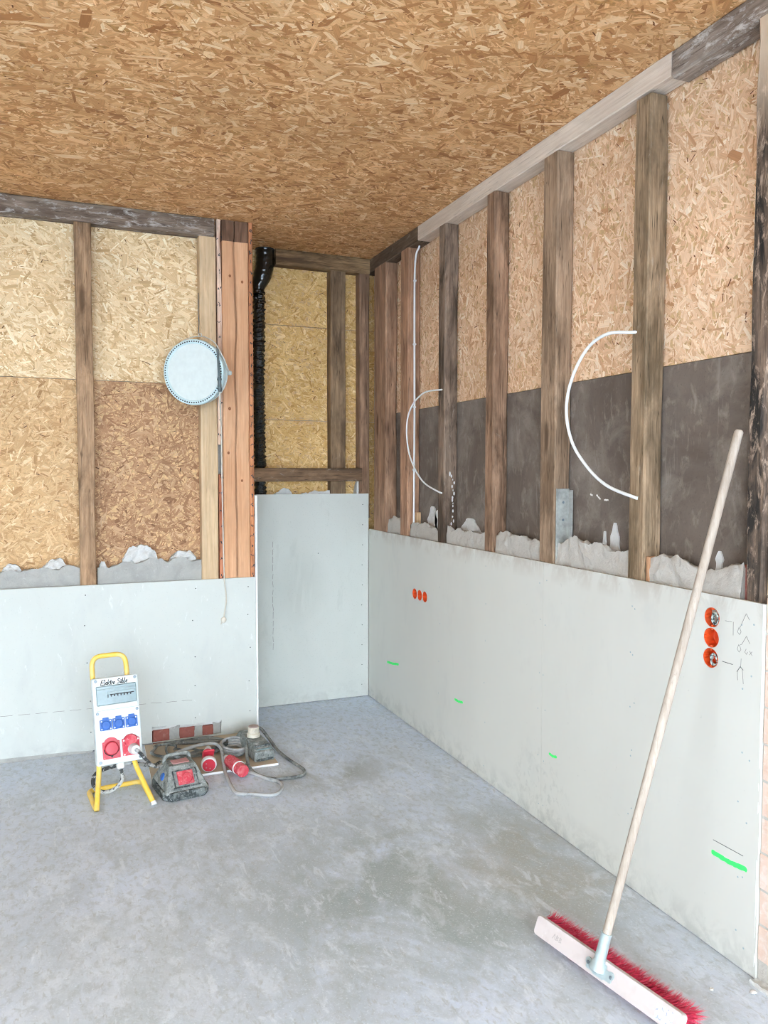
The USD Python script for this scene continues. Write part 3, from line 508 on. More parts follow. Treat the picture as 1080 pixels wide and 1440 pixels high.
stud('niche_rail', timber('x', YNF-.042, YNF-.002, 1.568, 1.662, 1.112, 1.977, 30, amp=.004, chamf=.006), W('rail_wood', 'x', [(110, 86, 64), (136, 108, 82), (158, 128, 102)], stain=.6, stain_col=(56, 42, 32), white=.28, seed=30), 'rough brown rail nailed across the niche above the plasterboard', 'rail')
obj('gap_filler', cbox(XF+.055, XF+.085, 4.60, 4.625, 1.2, 1.375, .002), W('filler_wood', 'z', [(198, 160, 118), (210, 174, 134), (220, 188, 150)], stain=.1, seed=33), None, 'small pale wood block at the foot of the pinkish stud', 'block')
obj('gap_filler', cbox(XF+.03, XF+.07, 1.93, 1.965, 1.2, 1.33, .003), K['brick'], None, 'reddish brick piece in the mortar beside the blackened stud', 'brick')
obj('gap_filler', cbox(XF+.012, XF+.05, 2.376, 2.394, 1.2, 1.315, .002), W('filler_wood_b', 'z', [(190, 140, 104), (202, 154, 116), (214, 168, 130)], stain=.1, seed=34), None, 'small orange wood block at the foot of the stud with the large loop', 'block')

# the orange post with its nailed strips
post = thing('timber_post', 'thick orange pine post with a long crack at the corner of the niche', 'post', (.988, YF+.06, .95))
POSTW = [(202, 150, 112), (214, 166, 128), (224, 180, 144)]
obj('shaft', timber('z', .908, 1.069, YF+.0022, YB-.006, .965, 3.026, 41, amp=.002, chamf=.005, groove=[(.988, .007, .02, 1.75, 3.3), (.978, .006, .018, .3, 1.78)]), W('post_wood', 'z', POSTW, stain=.25, stain_col=(190, 132, 90), seed=41, bump=.15, stain_scale=1.5, mottle=.08, crack=.15, knots=0.), post)
obj('head_band', timber('z', .908, 1.069, YF+.003, YB-.006, 3.024, H-.001, 41, amp=.002, chamf=.005, groove=[(.988, .007, .02, 2.8, 3.4)]), W('post_head_wood', 'z', [(104, 76, 58), (122, 92, 72), (138, 108, 88)], stain=.4, stain_col=(90, 64, 48), seed=42), post, label='dark untreated head of the post')
obj('side_strip', timber('z', .877, .904, YF+.006, YF+.05, 1.80, 3.15, 43, amp=.003, chamf=.002), W('strip_pale', 'z', [(206, 170, 146), (220, 190, 168), (230, 204, 184)], stain=.3, stain_col=(180, 130, 100), seed=43), post, label='pale stapled strip')
obj('side_strip', timber('z', .879, .905, YF+.010, YF+.05, .95, 1.62, 44, amp=.002, chamf=.002), W('strip_red', 'z', [(178, 108, 78), (194, 126, 94), (206, 144, 110)], stain=.3, stain_col=(150, 84, 60), seed=44), post, label='reddish stapled strip')
obj('side_strip', timber('z', 1.071, 1.096, YF+.004, YF+.05, .95, H, 45, amp=.002, chamf=.003), W('strip_orange', 'z', [(176, 112, 76), (192, 130, 92), (206, 148, 108)], stain=.3, stain_col=(150, 90, 60), seed=45), post, label='orange stapled strip')
rg = np.random.default_rng(3); st_ = []
for (x, y, z0, z1, st) in ((.892, YF+.006, 1.86, 3.12, .098), (.894, YF+.010, 1.0, 1.6, .10), (1.084, YF+.004, .99, 3.12, .062)):
    for z in np.arange(z0, z1, st):
        for d in range(int(rg.integers(2, 5))):
            p = np.array([x+rg.normal(0, .005), y, z+rg.normal(0, .006)]); a = rg.uniform(-1, 1)
            st_.append(xf(cbox(-.0018, .0018, -.004, .001, -.006, .006, .0005), trimesh.transformations.rotation_matrix(a, (0, 1, 0))[:3, :3], p))
obj('staples', cat_(*st_), K['slot'], post, kind='stuff', label='dark staples')
for (x, z) in ((.955, 2.82), (1.03, 2.79), (.948, 2.02), (1.02, 1.58), (.938, 1.75)):
    kk = lathe([(0, .0012), (.004, .0014), (.0075, .0006), (.009, -.001)], 14)
    obj('knot', xf(kk, basis((1, 0, 0), (0, 0, 1), (0, -1, 0))@np.diag([1, 1.2, 1]), (x, YF+.002, z)), plain('knot_'+str(int(x*1000)), (146, 92, 58), .7), post)

# ------------------------------------------------------------------ black pipe, bracket, cables on the walls
zz = np.linspace(1.30, 2.86, 420); nn = 36; V = []
pipe = thing('vent_pipe', 'glossy black foil-wrapped pipe rising in the niche', 'pipe', (1.254, YNF+.045, 1.30))
for z in zz:
    th = np.arange(nn)*2*np.pi/nn; P = np.stack([np.cos(th)*3.0, np.sin(th)*3.0, th*0+z*42], -1)
    r = .0365+.014*(meshkit.fbm(P, 3, 2)-.5)*2+.0045*np.sin(z*210+2*np.sin(th+z*9))
    V.append(np.stack([1.254+.004*math.sin(z*5)+r*np.cos(th), YNF+.045+r*np.sin(th), th*0+z], -1))
V = np.vstack(V); i, j = np.meshgrid(np.arange(len(zz)-1), np.arange(nn), indexing='ij'); a = (i*nn+j).ravel(); b = (i*nn+(j+1) % nn).ravel()
obj('wrapped_pipe', trimesh.Trimesh(V, np.vstack([np.stack([a, b, b+nn], 1), np.stack([a, b+nn, a+nn], 1)]), process=False), K['foil'], pipe, smooth=True)
cl = spline([(1.254, YNF+.045, 2.84), (1.258, YNF+.045, 2.90), (1.282, YNF+.043, 2.975), (1.296, YNF+.04, 3.04), (1.298, YNF+.04, H-.003)], .006)
t = np.linspace(0, 1, len(cl)); rr = .038+.024*np.clip((t-.12)/.30, 0, 1)**.8
e_ = tube(cl, rr, 28); e_.vertices += .004*(meshkit.fbm(np.asarray(e_.vertices)*np.array([30, 30, 60]), 3, 9)-.5)[:, None]*2
obj('elbow', e_, K['foil'], pipe, smooth=True)
obj('ceiling_collar', xf(lathe([(.0, 0), (.0635, 0), (.0635, .008), (0, .008)], 32), None, (1.298, YNF+.04, H-.012)), K['black'], pipe)
bk = thing('steel_bracket', 'galvanised steel bracket at the foot of the brown stud', 'bracket', (XF+.03, 2.985, 1.22))
obj('plate', cbox(XF+.008, XF+.080, 2.984, 2.9885, 1.22, 1.562, .001), K['zinc'], bk); obj('flange', cbox(XF+.002, XF+.008, 2.93, 2.989, 1.22, 1.560, .001), K['zinc'], bk) if 0 else None
obj('lip', cbox(XF+.074, XF+.080, 2.958, 2.9885, 1.22, 1.556, .001), K['zinc'], bk)
for z in (1.50, 1.42): obj('bolt', cyl((XF+.045, 2.9845, z), (XF+.045, 2.9815, z), .006, n=12, c=.001), K['screw'], bk)
c1 = obj('cable_loop', tube(spline([(XF+.03, 4.12, 2.112), (XF-.006, 4.145, 2.115), (XF-.04, 4.30, 2.109), (XF-.05, 4.453, 2.039), (XF-.045, 4.539, 1.921), (XF-.04, 4.504, 1.741), (XF-.03, 4.345, 1.587), (XF-.012, 4.16, 1.522), (XF+.012, 4.115, 1.510)]), .005, 10), K['cable_white'], None, 'small white cable loop hanging from the dark stud near the corner', 'cable')
c2 = obj('cable_loop', tube(spline([(XF+.03, 2.42, 2.172), (XF-.008, 2.479, 2.178), (XF-.04, 2.581, 2.186), (XF-.05, 2.693, 2.146), (XF-.055, 2.787, 2.04), (XF-.055, 2.829, 1.908), (XF-.05, 2.795, 1.77), (XF-.04, 2.705, 1.664), (XF-.03, 2.588, 1.586), (XF-.012, 2.453, 1.544), (XF-.002, 2.43, 1.538)]), .0066, 10), K['cable_white'], None, 'large white cable loop hanging from the weathered stud', 'cable')
vc = thing('wall_cable', 'straight white cable clipped down the side of the pinkish stud', 'cable', (XF+.045, 4.61, 1.30))
obj('sheath', tube(spline([(XF+.05, 4.565, 3.09), (XF+.05, 4.568, 3.05), (XF+.045, 4.600, 3.015), (XF+.04, 4.612, 2.90), (XF+.04, 4.614, 2.6), (XF+.041, 4.611, 2.0), (XF+.04, 4.612, 1.6), (XF+.04, 4.612, 1.30)]), .0062, 10), K['cable_white'], vc)
for z in (2.85, 2.45, 2.05, 1.65): obj('cable_clip', cbox(XF+.032, XF+.05, 4.604, 4.622, z-.006, z+.006, .002), K['white_dusty'], vc)

# ------------------------------------------------------------------ orange device boxes in the right plasterboard
def device_box(label, group, y, z, first=None, rot=0):
    if first is None:
        t = thing('device_box', label, 'socket box', (XR, y, z), group)
        cup = lathe([(.0, .046), (.030, .046), (.0332, .043), (.0335, .001), (.0332, .0), (.0315, .0), (.0312, .041), (.029, .0435), (.0, .0435)], 32)
        R = basis((0, 1, 0), (0, 0, 1), (1, 0, 0)); P = lambda m: xf(m, R, (XR+.001, y, z))
        obj('cup', P(cup), K['orange'], t)
        for k in range(4):
            a = k*math.pi/2+.0; c, s = math.cos(a), math.sin(a)
            obj('screw_lug', P(cyl((c*.030, s*.030, .001), (c*.030, s*.030, .02), .0048, n=10)), K['orange'], t)
        obj('membrane_ring', P(lathe([(.010, .0425), (.0125, .040), (.015, .0425)], 20)), K['orange'], t)
        return t
    base = '/World/'+numbered('/World', 'device_box')
    x = UsdGeom.Xform.Define(stage, base); x.AddTranslateOp().Set(Gf.Vec3d(XR, y, z)); x.AddRotateXOp().Set(float(rot))
    p = x.GetPrim(); p.GetReferences().AddInternalReference(first.GetPath()); p.SetInstanceable(True); _loc[base] = np.array([XR, y, z])
    return tag(p, label, 'socket box', group)
gf, gn = 'orange boxes in a row on the right plasterboard', 'orange boxes in a column beside the broom handle'
b0 = device_box('middle orange empty socket box of the column beside the broom handle', gn, 2.035, 1.074)
device_box('topmost orange socket box of the column, with grey wires stuffed in', gn, 2.034, 1.144, b0)
device_box('lowest orange socket box of the column, with loose wires', gn, 2.036, 1.004, b0)
device_box('leftmost orange socket box of the small row below the stud with the straight cable', gf, 4.481, .868, b0)
device_box('middle orange socket box of the small row of three', gf, 4.406, .869, b0)
device_box('rightmost orange socket box of the small row of three', gf, 4.331, .870, b0)
def coil(y, z, r0, n, seed, side=-1):
    rg = np.random.default_rng(seed); P = []
    for a in np.linspace(0, n*2*np.pi, 16*n):
        r = r0*(1-.10*a/(2*np.pi)); P.append((XR+.006+.006*math.sin(a*1.3+seed), y+side*.012+.6*r*math.cos(a), z-.004+r*math.sin(a)))
    return tube(spline(P, .004), .0030, 8)
obj('stripped_wire', coil(2.034, 1.144, .024, 3, 1), K['wire_grey'], None, 'coil of grey wires stuffed in the topmost orange box', 'wire')
obj('stripped_wire', coil(2.036, 1.004, .022, 2, 2), K['wire_grey'], None, 'loose grey and black wires in the lowest orange box', 'wire')

# ------------------------------------------------------------------ round bucket hung on the left wall
n_ = nrm((-.575, -.815, -.06)); C = np.array([.702, 4.612, 2.205]); e1 = nrm(np.cross((0, 0, 1), n_))*1.0; e1 = -e1 if e1[0] < 0 else e1
e2 = np.cross(n_, e1); e2 = e2 if e2[2] > 0 else -e2; e1 = np.cross(e2, n_); Rb = basis(e1, e2, n_)
bu = thing('bucket', 'round pale blue bucket lid with dotted rim, hung on the wall by a wire handle', 'bucket', (.73, 4.66, 2.01))
PB = lambda m: xf(m, Rb, C)
obj('body', PB(lathe([(0, -.105), (.150, -.105), (.156, -.10), (.171, -.012), (.171, 0), (0, 0)], 64)), K['lid_rim'], bu)
obj('flange', PB(lathe([(.158, -.075), (.176, -.075), (.180, -.070), (.176, -.062), (.160, -.062)], 64)), K['lid_rim'], bu)
lid = obj('lid', PB(lathe([(0, -.007), (.140, -.007), (.143, -.002), (.160, -.002), (.163, .004), (.166, .009), (.180, .009), (.186, .004), (.188, -.016), (.184, -.02), (.170, -.02)], 72)), K['lid'], bu)
sl = [PB(xf(cbox(-.0036, .0036, -.0036, .0036, -.001, .0014, .0004), trimesh.transformations.rotation_matrix(a, (0, 0, 1))[:3, :3], (.1735*math.cos(a), .1735*math.sin(a), .0088))) for a in np.linspace(0, 2*np.pi, 76, endpoint=False)]
obj('rim_slots', cat_(*sl), K['slot'], lid, kind='stuff', label='dark slots around the rim')
obj('centre_mark', PB(xf(lathe([(.0225, 0), (.0225, .0006), (.0245, .0006), (.0245, 0)], 32), None, (.01, -.005, -.007))), K['breaker'], lid)
for a, r in ((.9, .10), (2.2, .105), (.55, .06), (2.6, .055), (3.1, .12), (3.9, .04), (5.6, .05), (4.3, .11), (5.4, .12), (1.9, .155*.2)):
    obj('dent', PB(cyl((r*math.cos(a), r*math.sin(a), -.007), (r*math.cos(a), r*math.sin(a), -.0055), .0046, n=8)), K['slot'], lid)
Wd = lambda u, v, w: C+e1*u+e2*v+n_*w
for q in ((.180, .200, -.07), (-.200, -.176, -.03)): obj('ear', cyl(Wd(q[0], -.005, q[2]), Wd(q[1], -.005, q[2]), .013, n=14, c=.002), K['lid_rim'], bu)
obj('wire_handle', tube(spline([Wd(.195, -.005, -.06), Wd(.186, .06, -.02), Wd(.165, .118, .0), Wd(.13, .165, -.01), Wd(.07, .197, -.03), Wd(.02, .206, -.05), Wd(-.05, .199, -.055), Wd(-.12, .16, -.05), Wd(-.18, .06, -.04), Wd(-.195, -.005, -.035)]), .0026, 8), K['wire'], bu)
obj('hook_ring', PB(xf(trimesh.creation.torus(.009, .0026, 24, 10), None, (.025, .214, -.05))), K['wire'], bu)
gripm = cat_(cyl(Wd(.160, .125, .016), Wd(.168, -.03, .022), .006, .008, n=14), cyl(Wd(.168, -.03, .022), Wd(.168, -.115, .02), .0105, n=16, c=.002), cyl(Wd(.168, -.04, .022), Wd(.168, -.052, .022), .0135, n=16, c=.002), cyl(Wd(.168, -.092, .021), Wd(.168, -.104, .021), .0135, n=16, c=.002))
obj('grip', gripm, K['grip'], bu)
lc = thing('lamp_cord', 'thin pale cord hanging from the bucket grip past the plasterboard edge', 'cord', (.89, YL-.03, .72))
gp = Wd(.168, -.115, .02)
obj('cord', tube(spline([gp, gp+(0.0, .0, -.06), (.880, YL-.07, 1.85), (.889, YL-.035, 1.477), (.899, YL-.014, 1.02), (.912, YL-.008, .867), (.904, YL-.008, .79), (.897, YL-.008, .745)], .015), np.concatenate([[.0042]])[0], 8), K['cord'], lc)
obj('cord_knot', xf(m3.Manifold.sphere(.017, 20).scale((1, .55, 1.15)), None, (.895, YL-.0095, .727)), K['cord'], lc)
obj('cord_tail', tube(spline([(.893, YL-.008, .722), (.884, YL-.007, .71), (.878, YL-.007, .700)], .004), .003, 8), K['cord'], lc)
tc = obj('twine', tube(spline([Wd(.025, .222, -.05), (.762, YF-.012, 2.46), (.766, YF-.012, 2.52), (.762, YF-.010, 2.60), (.764, YF-.008, 2.70)], .008), .0022, 6), K['grip'], None, 'twisted dark wire holding the bucket to the stud', 'wire')

# ------------------------------------------------------------------ power distribution stand
sta = thing('power_distributor', 'pale grey power distribution box on a yellow tubular stand', 'distribution box', (.235, 4.07, 0))
y5 = math.radians(5); E1 = nrm((math.cos(y5), math.sin(y5), .018)); E2 = nrm((-.028-.22*math.sin(y5), .235, .97)); E2 = nrm(E2-E1*(E1@E2)); E3 = np.cross(E1, E2); O = np.array([.128, 4.02, .190])
RS = basis(E1, E2, E3); S = lambda m, u=0, v=0, w=0: xf(m, RS, O+E1*u+E2*v+E3*w); SP = lambda u, v, w: O+E1*u+E2*v+E3*w
BW, BH = .220, .425
obj('enclosure', S(rbox(BW, BH, .075, .008), BW/2, BH/2, -.0375), K['enclosure'], sta, smooth=40)
obj('panel_joint', S(cbox(.004, BW-.004, .2635, .2655, -.002, .0006, .0003)), K['breaker'], sta)
wdw = obj('breaker_window', S(cbox(.016, .208, .290, .384, -.004, .009, .003)), K['window'], sta, label='smoked breaker window')
obj('window_bar', S(cbox(.016, .210, .268, .290, -.004, .011, .003)), K['enclosure'], sta)
obj('window_rail', S(cbox(.022, .204, .366, .369, .008, .0105, .0008)), K['breaker'], wdw)
obj('breaker_row', S(cbox(.066, .200, .340, .352, .008, .0102, .0008)), K['breaker'], wdw)
for k in range(8): obj('breaker_switch', S(cbox(.068+k*.0155, .0735+k*.0155, .328-(.004 if k == 0 else 0), .3405, .008, .0112, .0008)), K['grip' if k == 0 else 'black'], wdw)
obj('switch_band', S(cbox(.080, .196, .336, .3405, .008, .0105, .0005)), K['black'], wdw)
for (u, v) in ((.017, .411), (.206, .411), (.017, .252), (.206, .252), (.017, .016), (.206, .016)):
    obj('cover_screw', S(lathe([(0, .003), (.006, .003), (.0075, 0), (0, 0)], 16), u, v, 0), K['screw'], sta)
def blue_socket(u, v):
    s = obj('blue_socket', S(extrude(unary_union([sbox(-.025, -.026, .025, .020).buffer(.003), sbox(-.012, .018, .012, .031).buffer(.002)]), .010), u, v, 0), K['blue'], sta)
    obj('socket_lid', S(lathe([(0, .006), (.018, .0055), (.021, .003), (.021, 0), (0, 0)], 24), u, v-.003, .010), K['blue'], s)
    for a in (-1, 1):
        for b in (-1, 1): obj('socket_screw', S(lathe([(0, .002), (.0032, .002), (.0032, 0)], 10), u+a*.021, v-.003+b*.019, .010), K['white_screw'], s)
for u, v in ((.052, .197), (.113, .197), (.175, .197)): blue_socket(u, v)
def red_socket(u, v, open_):
    s = obj('red_socket', S(extrude(unary_union([sbox(-.037, -.045, .037, .030).buffer(.004), Point(0, .018).buffer(.036)]), .010), u, v, 0), K['red'] if open_ else K['red_dusty'], sta)
    if open_:
        obj('socket_cap', S(lathe([(0, .024), (.028, .022), (.033, .016), (.034, 0), (0, 0)], 32), u, v+.002, .010), K['red'], s)
        arc = [SP(u+.034*math.cos(a), v+.002+.034*math.sin(a), .013) for a in np.linspace(math.pi*1.02, 2*math.pi*.985, 24)]
        obj('cap_gap', tube(arc, .0032, 8), K['black'], s)
        for du in (-.014, .001): obj('pin_hole', S(cyl((0, 0, .028), (0, 0, .034), .0038, n=10), u+du, v-.008-(.006 if du > 0 else 0), 0-.003), K['black'], s)
        obj('cap_latch', S(cbox(-.004, .004, -.010, 0, 0, .008, .001), u, v-.031, .012), K['black'], s)
    else:
        obj('flap', S(lathe([(0, .012), (.028, .010), (.031, .004), (.031, 0), (0, 0)], 28), u, v+.022, .010), K['red_dusty'], s)
        obj('plug', cyl(SP(u+.008, v-.018, .010), SP(u+.014, v-.022, .062), .027, .022, n=24, c=.003), K['white_dusty'], s, label='dusty white plug')
    for a in (-1, 1):
        for b in (-1, 1): obj('socket_screw', S(lathe([(0, .003), (.0042, .003), (.0042, 0)], 10), u+a*.034, v-.008+b*.034, .010), K['white_screw' if not open_ else 'red_dusty'], s)
red_socket(.070, .078, True); red_socket(.164, .080, False)
# handwriting on the cover
def scribble(strokes, u0, v0, s, w):
    g = unary_union([LineString([(u0+x*s+y*s*.22, v0+y*s) for x, y in st]).buffer(w/2) for st in strokes]); return S(extrude(g, .0006), 0, 0, .0002)
L_ = {'E': [[(.6, 1), (.05, .95), (0, .5), (.5, .55)], [(0, .5), (.02, 0), (.6, .05)]], 'l': [[(0, 1.1), (.0, .05), (.12, 0)]], 'e': [[(0, .3), (.3, .35), (.25, .55), (.05, .5), (0, .15), (.3, .03)]],
      'k': [[(0, 1.05), (0, 0)], [(.32, .55), (0, .25), (.34, 0)]], 't': [[(.1, .95), (.1, .05), (.25, 0)], [(-.06, .62), (.3, .66)]], 'r': [[(0, .5), (0, 0)], [(0, .32), (.22, .5)]], 'o': [[(.16, .5), (0, .3), (.1, .02), (.3, .12), (.3, .4), (.16, .5)]],
      'S': [[(.5, .9), (.2, 1.02), (.05, .75), (.4, .45), (.4, .1), (.0, .02)]], 'a': [[(.3, .5), (.05, .4), (.05, .05), (.3, .2), (.32, .5), (.36, 0)], [(.08, .72), (.1, .76)], [(.24, .74), (.26, .78)]], 'b': [[(0, 1.1), (0, .02), (.28, .08), (.26, .42), (.02, .4)]]}
x = 0; sts = []
for ch in 'Elektro Sable':
    if ch == ' ': x += .38; continue
    sts += [[(x+p, q) for p, q in st] for st in L_[ch]]; x += {'E': .72, 'l': .26, 'S': .62, 't': .36, 'r': .3}.get(ch, .46)
obj('handwriting', scribble(sts, .040, .3885, .130/x, .0034), K['ink'], sta, label='handwritten black marker lettering')
obj('pencil_line', scribble([[(0, 0), (.0, .8), (.6, 1.0)]], .175, .397, .011, .0012), K['breaker'], sta)
obj('cable_gland', S(rbox(.036, .034, .036, .008), .112, -.012, -.038), K['white_dusty'], sta, smooth=40)
FL, RL, RR_, FR = np.array((.118, 3.925, .013)), np.array((.088, 4.19, .013)), np.array((.352, 4.222, .013)), np.array((.380, 3.925, .013))
def corner(P, r=.035):                            # polyline with rounded corners
    out = [np.array(P[0])]
    for a, b, c in zip(P[:-2], P[1:-1], P[2:]):
        a, b, c = map(np.array, (a, b, c)); p, q = b+nrm(a-b)*r, b+nrm(c-b)*r
        out += [(1-t)**2*p+2*t*(1-t)*b+t*t*q for t in np.linspace(0, 1, 8)]
    return np.array(out+[np.array(P[-1])])
tl, tr, ul, ur = SP(.012, .40, -.062), SP(.180, .40, -.062), SP(.012, .535, -.062), SP(.175, .535, -.062)
bl_, br_ = SP(.016, -.01, -.062), SP(.182, -.01, -.062)
fr = corner([FL+(0, 0, 0), bl_, tl, ul, ur, tr, br_, FR], .05)
fr = np.vstack([fr])
obj('tube_frame', tube(fr, .0125, 14), K['yellow'], sta, smooth=True)
obj('tube_foot', tube(corner([bl_+(FL-bl_)*.6, FL, RL, RR_, FR+(RR_-FR)*.12], .045), .0124, 14), K['yellow'], sta, smooth=True)
obj('foot_cap', cyl(FR+(0, 0, .004), FR+nrm(FR-br_)*.014, .0136, n=14), K['white_dusty'], sta)
ic = obj('supply_cable', tube(spline([SP(.112, -.025, -.038), (.246, 4.06, .105), (.221, 4.05, .068), (.17, 4.05, .048), (.121, 4.06, .066), (.108, 4.08, .10), (.125, 4.10, .13), (.18, 4.12, .143), (.29, 4.14, .148), (.34, 4.18, .120), (.42, 4.30, .06), (.47, 4.42, .03)]), .0095, 10), K['cable_patchy'], sta, label='patchy black and white supply cable')
obj('outgoing_cable', tube(spline([SP(.178, .058, .06), SP(.190, .045, .085), (.345, 3.97, .225), (.372, 3.99, .185), (.405, 4.03, .150), (.44, 4.09, .130)]), .0085, 10), K['cable_patchy'], sta, label='cable plugged into the red socket')

# ------------------------------------------------------------------ plasterboard offcut and the clutter on it
oc = thing('plasterboard_offcut', 'plasterboard offcut lying beige side up under the cables', 'plasterboard', (.74, 4.49, 0))
pq = Polygon([(.416, 4.778), (1.088, 4.79), (1.082, 4.204), (.40, 4.20)])
obj('gypsum_core', xf(extrude(pq, .0115), None, (0, 0, .0008)), K['board_edge'], oc, smooth=False)
obj('paper_face', xf(extrude(pq.buffer(-.0008), .0006), None, (0, 0, .0120)), K['board_back'], oc, smooth=False)
Z0 = .0128
# rubber junction box
jb = thing('junction_box', 'dust-covered black rubber socket box with a red socket on its sloping front', 'junction box', (.53, 4.08, 0))
ya = math.radians(9); J1 = np.array((math.cos(ya), math.sin(ya), 0)); J2 = np.array((-math.sin(ya), math.cos(ya), 0)); JO = np.array((.527, 4.065, 0)); RJ = basis(J1, J2, (0, 0, 1))
def jhull(ptsr): return m3.Manifold.batch_hull([m3.Manifold.sphere(r, 12).translate(tuple(p)) for p, r in ptsr])
w, d = .114, .138
low = jhull([((a*(w-.008), b*(d-.008), z), .008) for a in (-1, 1) for b in (-1, 1) for z in (.009, .038)])
lowc = jhull([((a*(w-.032), b*(d-.004), z), .008) for a in (-1, 1) for b in (-1, 1) for z in (.009, .038)]+[((a*(w-.004), b*(d-.04), z), .008) for a in (-1, 1) for b in (-1, 1) for z in (.009, .038)])
top = jhull([((a*(w-.014), b*(d-.014), .040), .008) for a in (-1, 1) for b in (-1, 1)]+[((a*.062, b*.045, .140), .008) for a in (-1, 1) for b in (-1, 1)])
JX = lambda m: xf(m, RJ, JO)
obj('base', JX(lowc), K['rubber_side'], jb, smooth=35); obj('cover', JX(top), K['rubber'], jb, smooth=35)
def face_frame(p, nrm_, upv): z = nrm(nrm_); y = nrm(np.array(upv)-z*(np.array(upv)@z)); return basis(np.cross(y, z), y, z), np.array(p, float)
fn = np.array((0, -.088, .076)); fR, fp = face_frame((0, -.0945, .096), (0, -.096, .08), (0, 0, 1))
JF = lambda m, R, p: JX(xf(m, R, p))
rs = obj('red_socket', JF(xf(rbox(.080, .070, .012, .004), None, (0, 0, .003)), fR, fp), K['red_dusty'], jb)
obj('socket_cap', JF(xf(lathe([(0, .018), (.022, .016), (.026, .010), (.026, 0), (0, 0)], 28), None, (.006, -.006, .006)), fR, fp), K['red_dusty'], rs)
fr_ = [JF(xf(cbox(*q, .0, .007, .002), None, (0, 0, 0)), fR, fp) for q in ((-.062, -.056, -.044, .040), (.056, .062, -.044, .040), (-.062, .062, .036, .042), (-.068, .068, -.050, -.043))]
obj('face_frame', cat_(*fr_), K['rubber_side'], jb)
bR, bp = face_frame((0, .0945, .096), (0, .096, .08), (0, 0, 1)); obj('red_socket', JF(xf(rbox(.072, .06, .014, .004), None, (0, 0, .003)), bR, bp), K['red_faded'], jb)
obj('top_plate', JX(xf(rbox(.085, .055, .008, .003), None, (.0, .0, .149))), K['red_faded'], jb, label='dusty reddish top')
lR, lp = face_frame((-.0795, .0, .088), (-.088, 0, .038), (0, 0, 1)); bs = obj('blue_socket', JF(xf(rbox(.066, .05, .012, .005), None, (0, 0, .003)), lR, lp), K['blue'], jb)
obj('socket_cap', JF(xf(lathe([(0, .012), (.016, .011), (.02, .006), (.02, 0), (0, 0)], 24), None, (.010, -.003, .006)), lR, lp), K['blue'], bs)
obj('carry_handle', JX(tube(corner([(-.066, .05, .11), (-.066, .05, .172), (.066, .05, .172), (.066, .05, .11)], .03), .010, 12)), K['rubber'], jb, smooth=True)
# power box on the right
rb = thing('power_box', 'dusty grey cable box with a round beige plug on top, on the plasterboard offcut', 'junction box', (1.0, 4.43, Z0))
yb = math.radians(6); RB = basis((math.cos(yb), math.sin(yb), 0), (-math.sin(yb), math.cos(yb), 0), (0, 0, 1)); PB2 = lambda m: xf(m, RB, (1.000, 4.43, Z0))
obj('body', PB2(m3.Manifold.batch_hull([m3.Manifold.sphere(.008, 12).translate((a*.05, b*.165, z)) for a in (-1, 1) for b in (-1, 1) for z in (.008, .05)]+[m3.Manifold.sphere(.006, 12).translate((a*.042, b, .078)) for a in (-1, 1) for b in (-.085, .15)])), K['rubber'], rb, smooth=35)
obj('front_window', PB2(xf(rbox(.084, .012, .046, .004), trimesh.transformations.rotation_matrix(-.45, (1, 0, 0))[:3, :3], (.002, -.158, .044))), K['window'], rb, label='glossy grey-blue window flap')
obj('window_frame', PB2(cbox(-.046, .050, -.178, -.166, .006, .018, .003)), K['rubber_side'], rb)
obj('window_frame', PB2(cbox(-.048, .052, -.132, -.118, .070, .080, .003)), K['rubber_side'], rb)
pg = obj('round_plug', PB2(xf(lathe([(0, 0), (.038, 0), (.038, .018), (.032, .022), (.032, .052), (.028, .056), (0, .056)], 32), None, (.0, .02, .084))), layered('beige_plug', (206, 200, 184), [(40, (1, 1, 1), .5, .65, .6, (170, 164, 150), 60)], rough=.8), rb, label='round beige plug')
obj('plug_cap', PB2(xf(lathe([(0, 0), (.029, 0), (.029, .005), (0, .007)], 28), None, (.0, .02, .1395))), plain('brown_cap', (168, 148, 140), .8), pg)
obj('cable', tube(spline([(1.01, 4.60, .05), (1.06, 4.58, .10), (1.10, 4.50, .055), (1.123, 4.39, .020), (1.15, 4.25, .010), (1.178, 4.12, .010), (1.186, 4.05, .010), (1.158, 3.99, .010), (1.08, 3.98, .010), (1.0, 4.0, .010), (.935, 4.09, .010), (.912, 4.17, .024), (.915, 4.24, .045), (.93, 4.32, .07), (.945, 4.40, .085)]), .0088, 10), K['cable_grey'], rb, label='dusty grey cable looping to the right')
# extension cable: coil, front loop, two red connectors
ex = thing('extension_cable', 'coiled dusty grey extension cable with red connectors on the offcut', 'cable', (.72, 4.5, 0))
rg = np.random.default_rng(12); P = []
for k, (cx, cy, rx, ry) in enumerate(((.665, 4.60, .22, .15), (.69, 4.59, .175, .11), (.655, 4.58, .215, .135), (.71, 4.56, .15, .07))):
    for a in np.linspace(0, 2*np.pi, 18, endpoint=False):
        P.append((cx+rx*math.cos(a+2.6)+.006*rg.normal(), cy+ry*math.sin(a+2.6)+.006*rg.normal(), Z0+.009+.008*k+.004*rg.normal()+.006*math.sin(3*a+k)))
P = np.array(P); P[:, 2] = np.maximum(P[:, 2], Z0+.0092)
tail = [(.55, 4.44, .06), (.66, 4.47, .075), (.76, 4.45, .085), (.797, 4.40, .070), (.789, 4.277, .036), (.782, 4.19, .016), (.778, 4.10, .010), (.776, 3.956, .0095), (.79, 3.883, .0095), (.855, 3.847, .0095), (.934, 3.80, .0095), (.983, 3.815, .0095), (1.021, 3.887, .0095), (1.013, 3.96, .0095), (.97, 4.015, .0095), (.925, 4.10, .010), (.885, 4.165, .012), (.862, 4.192, .022)]
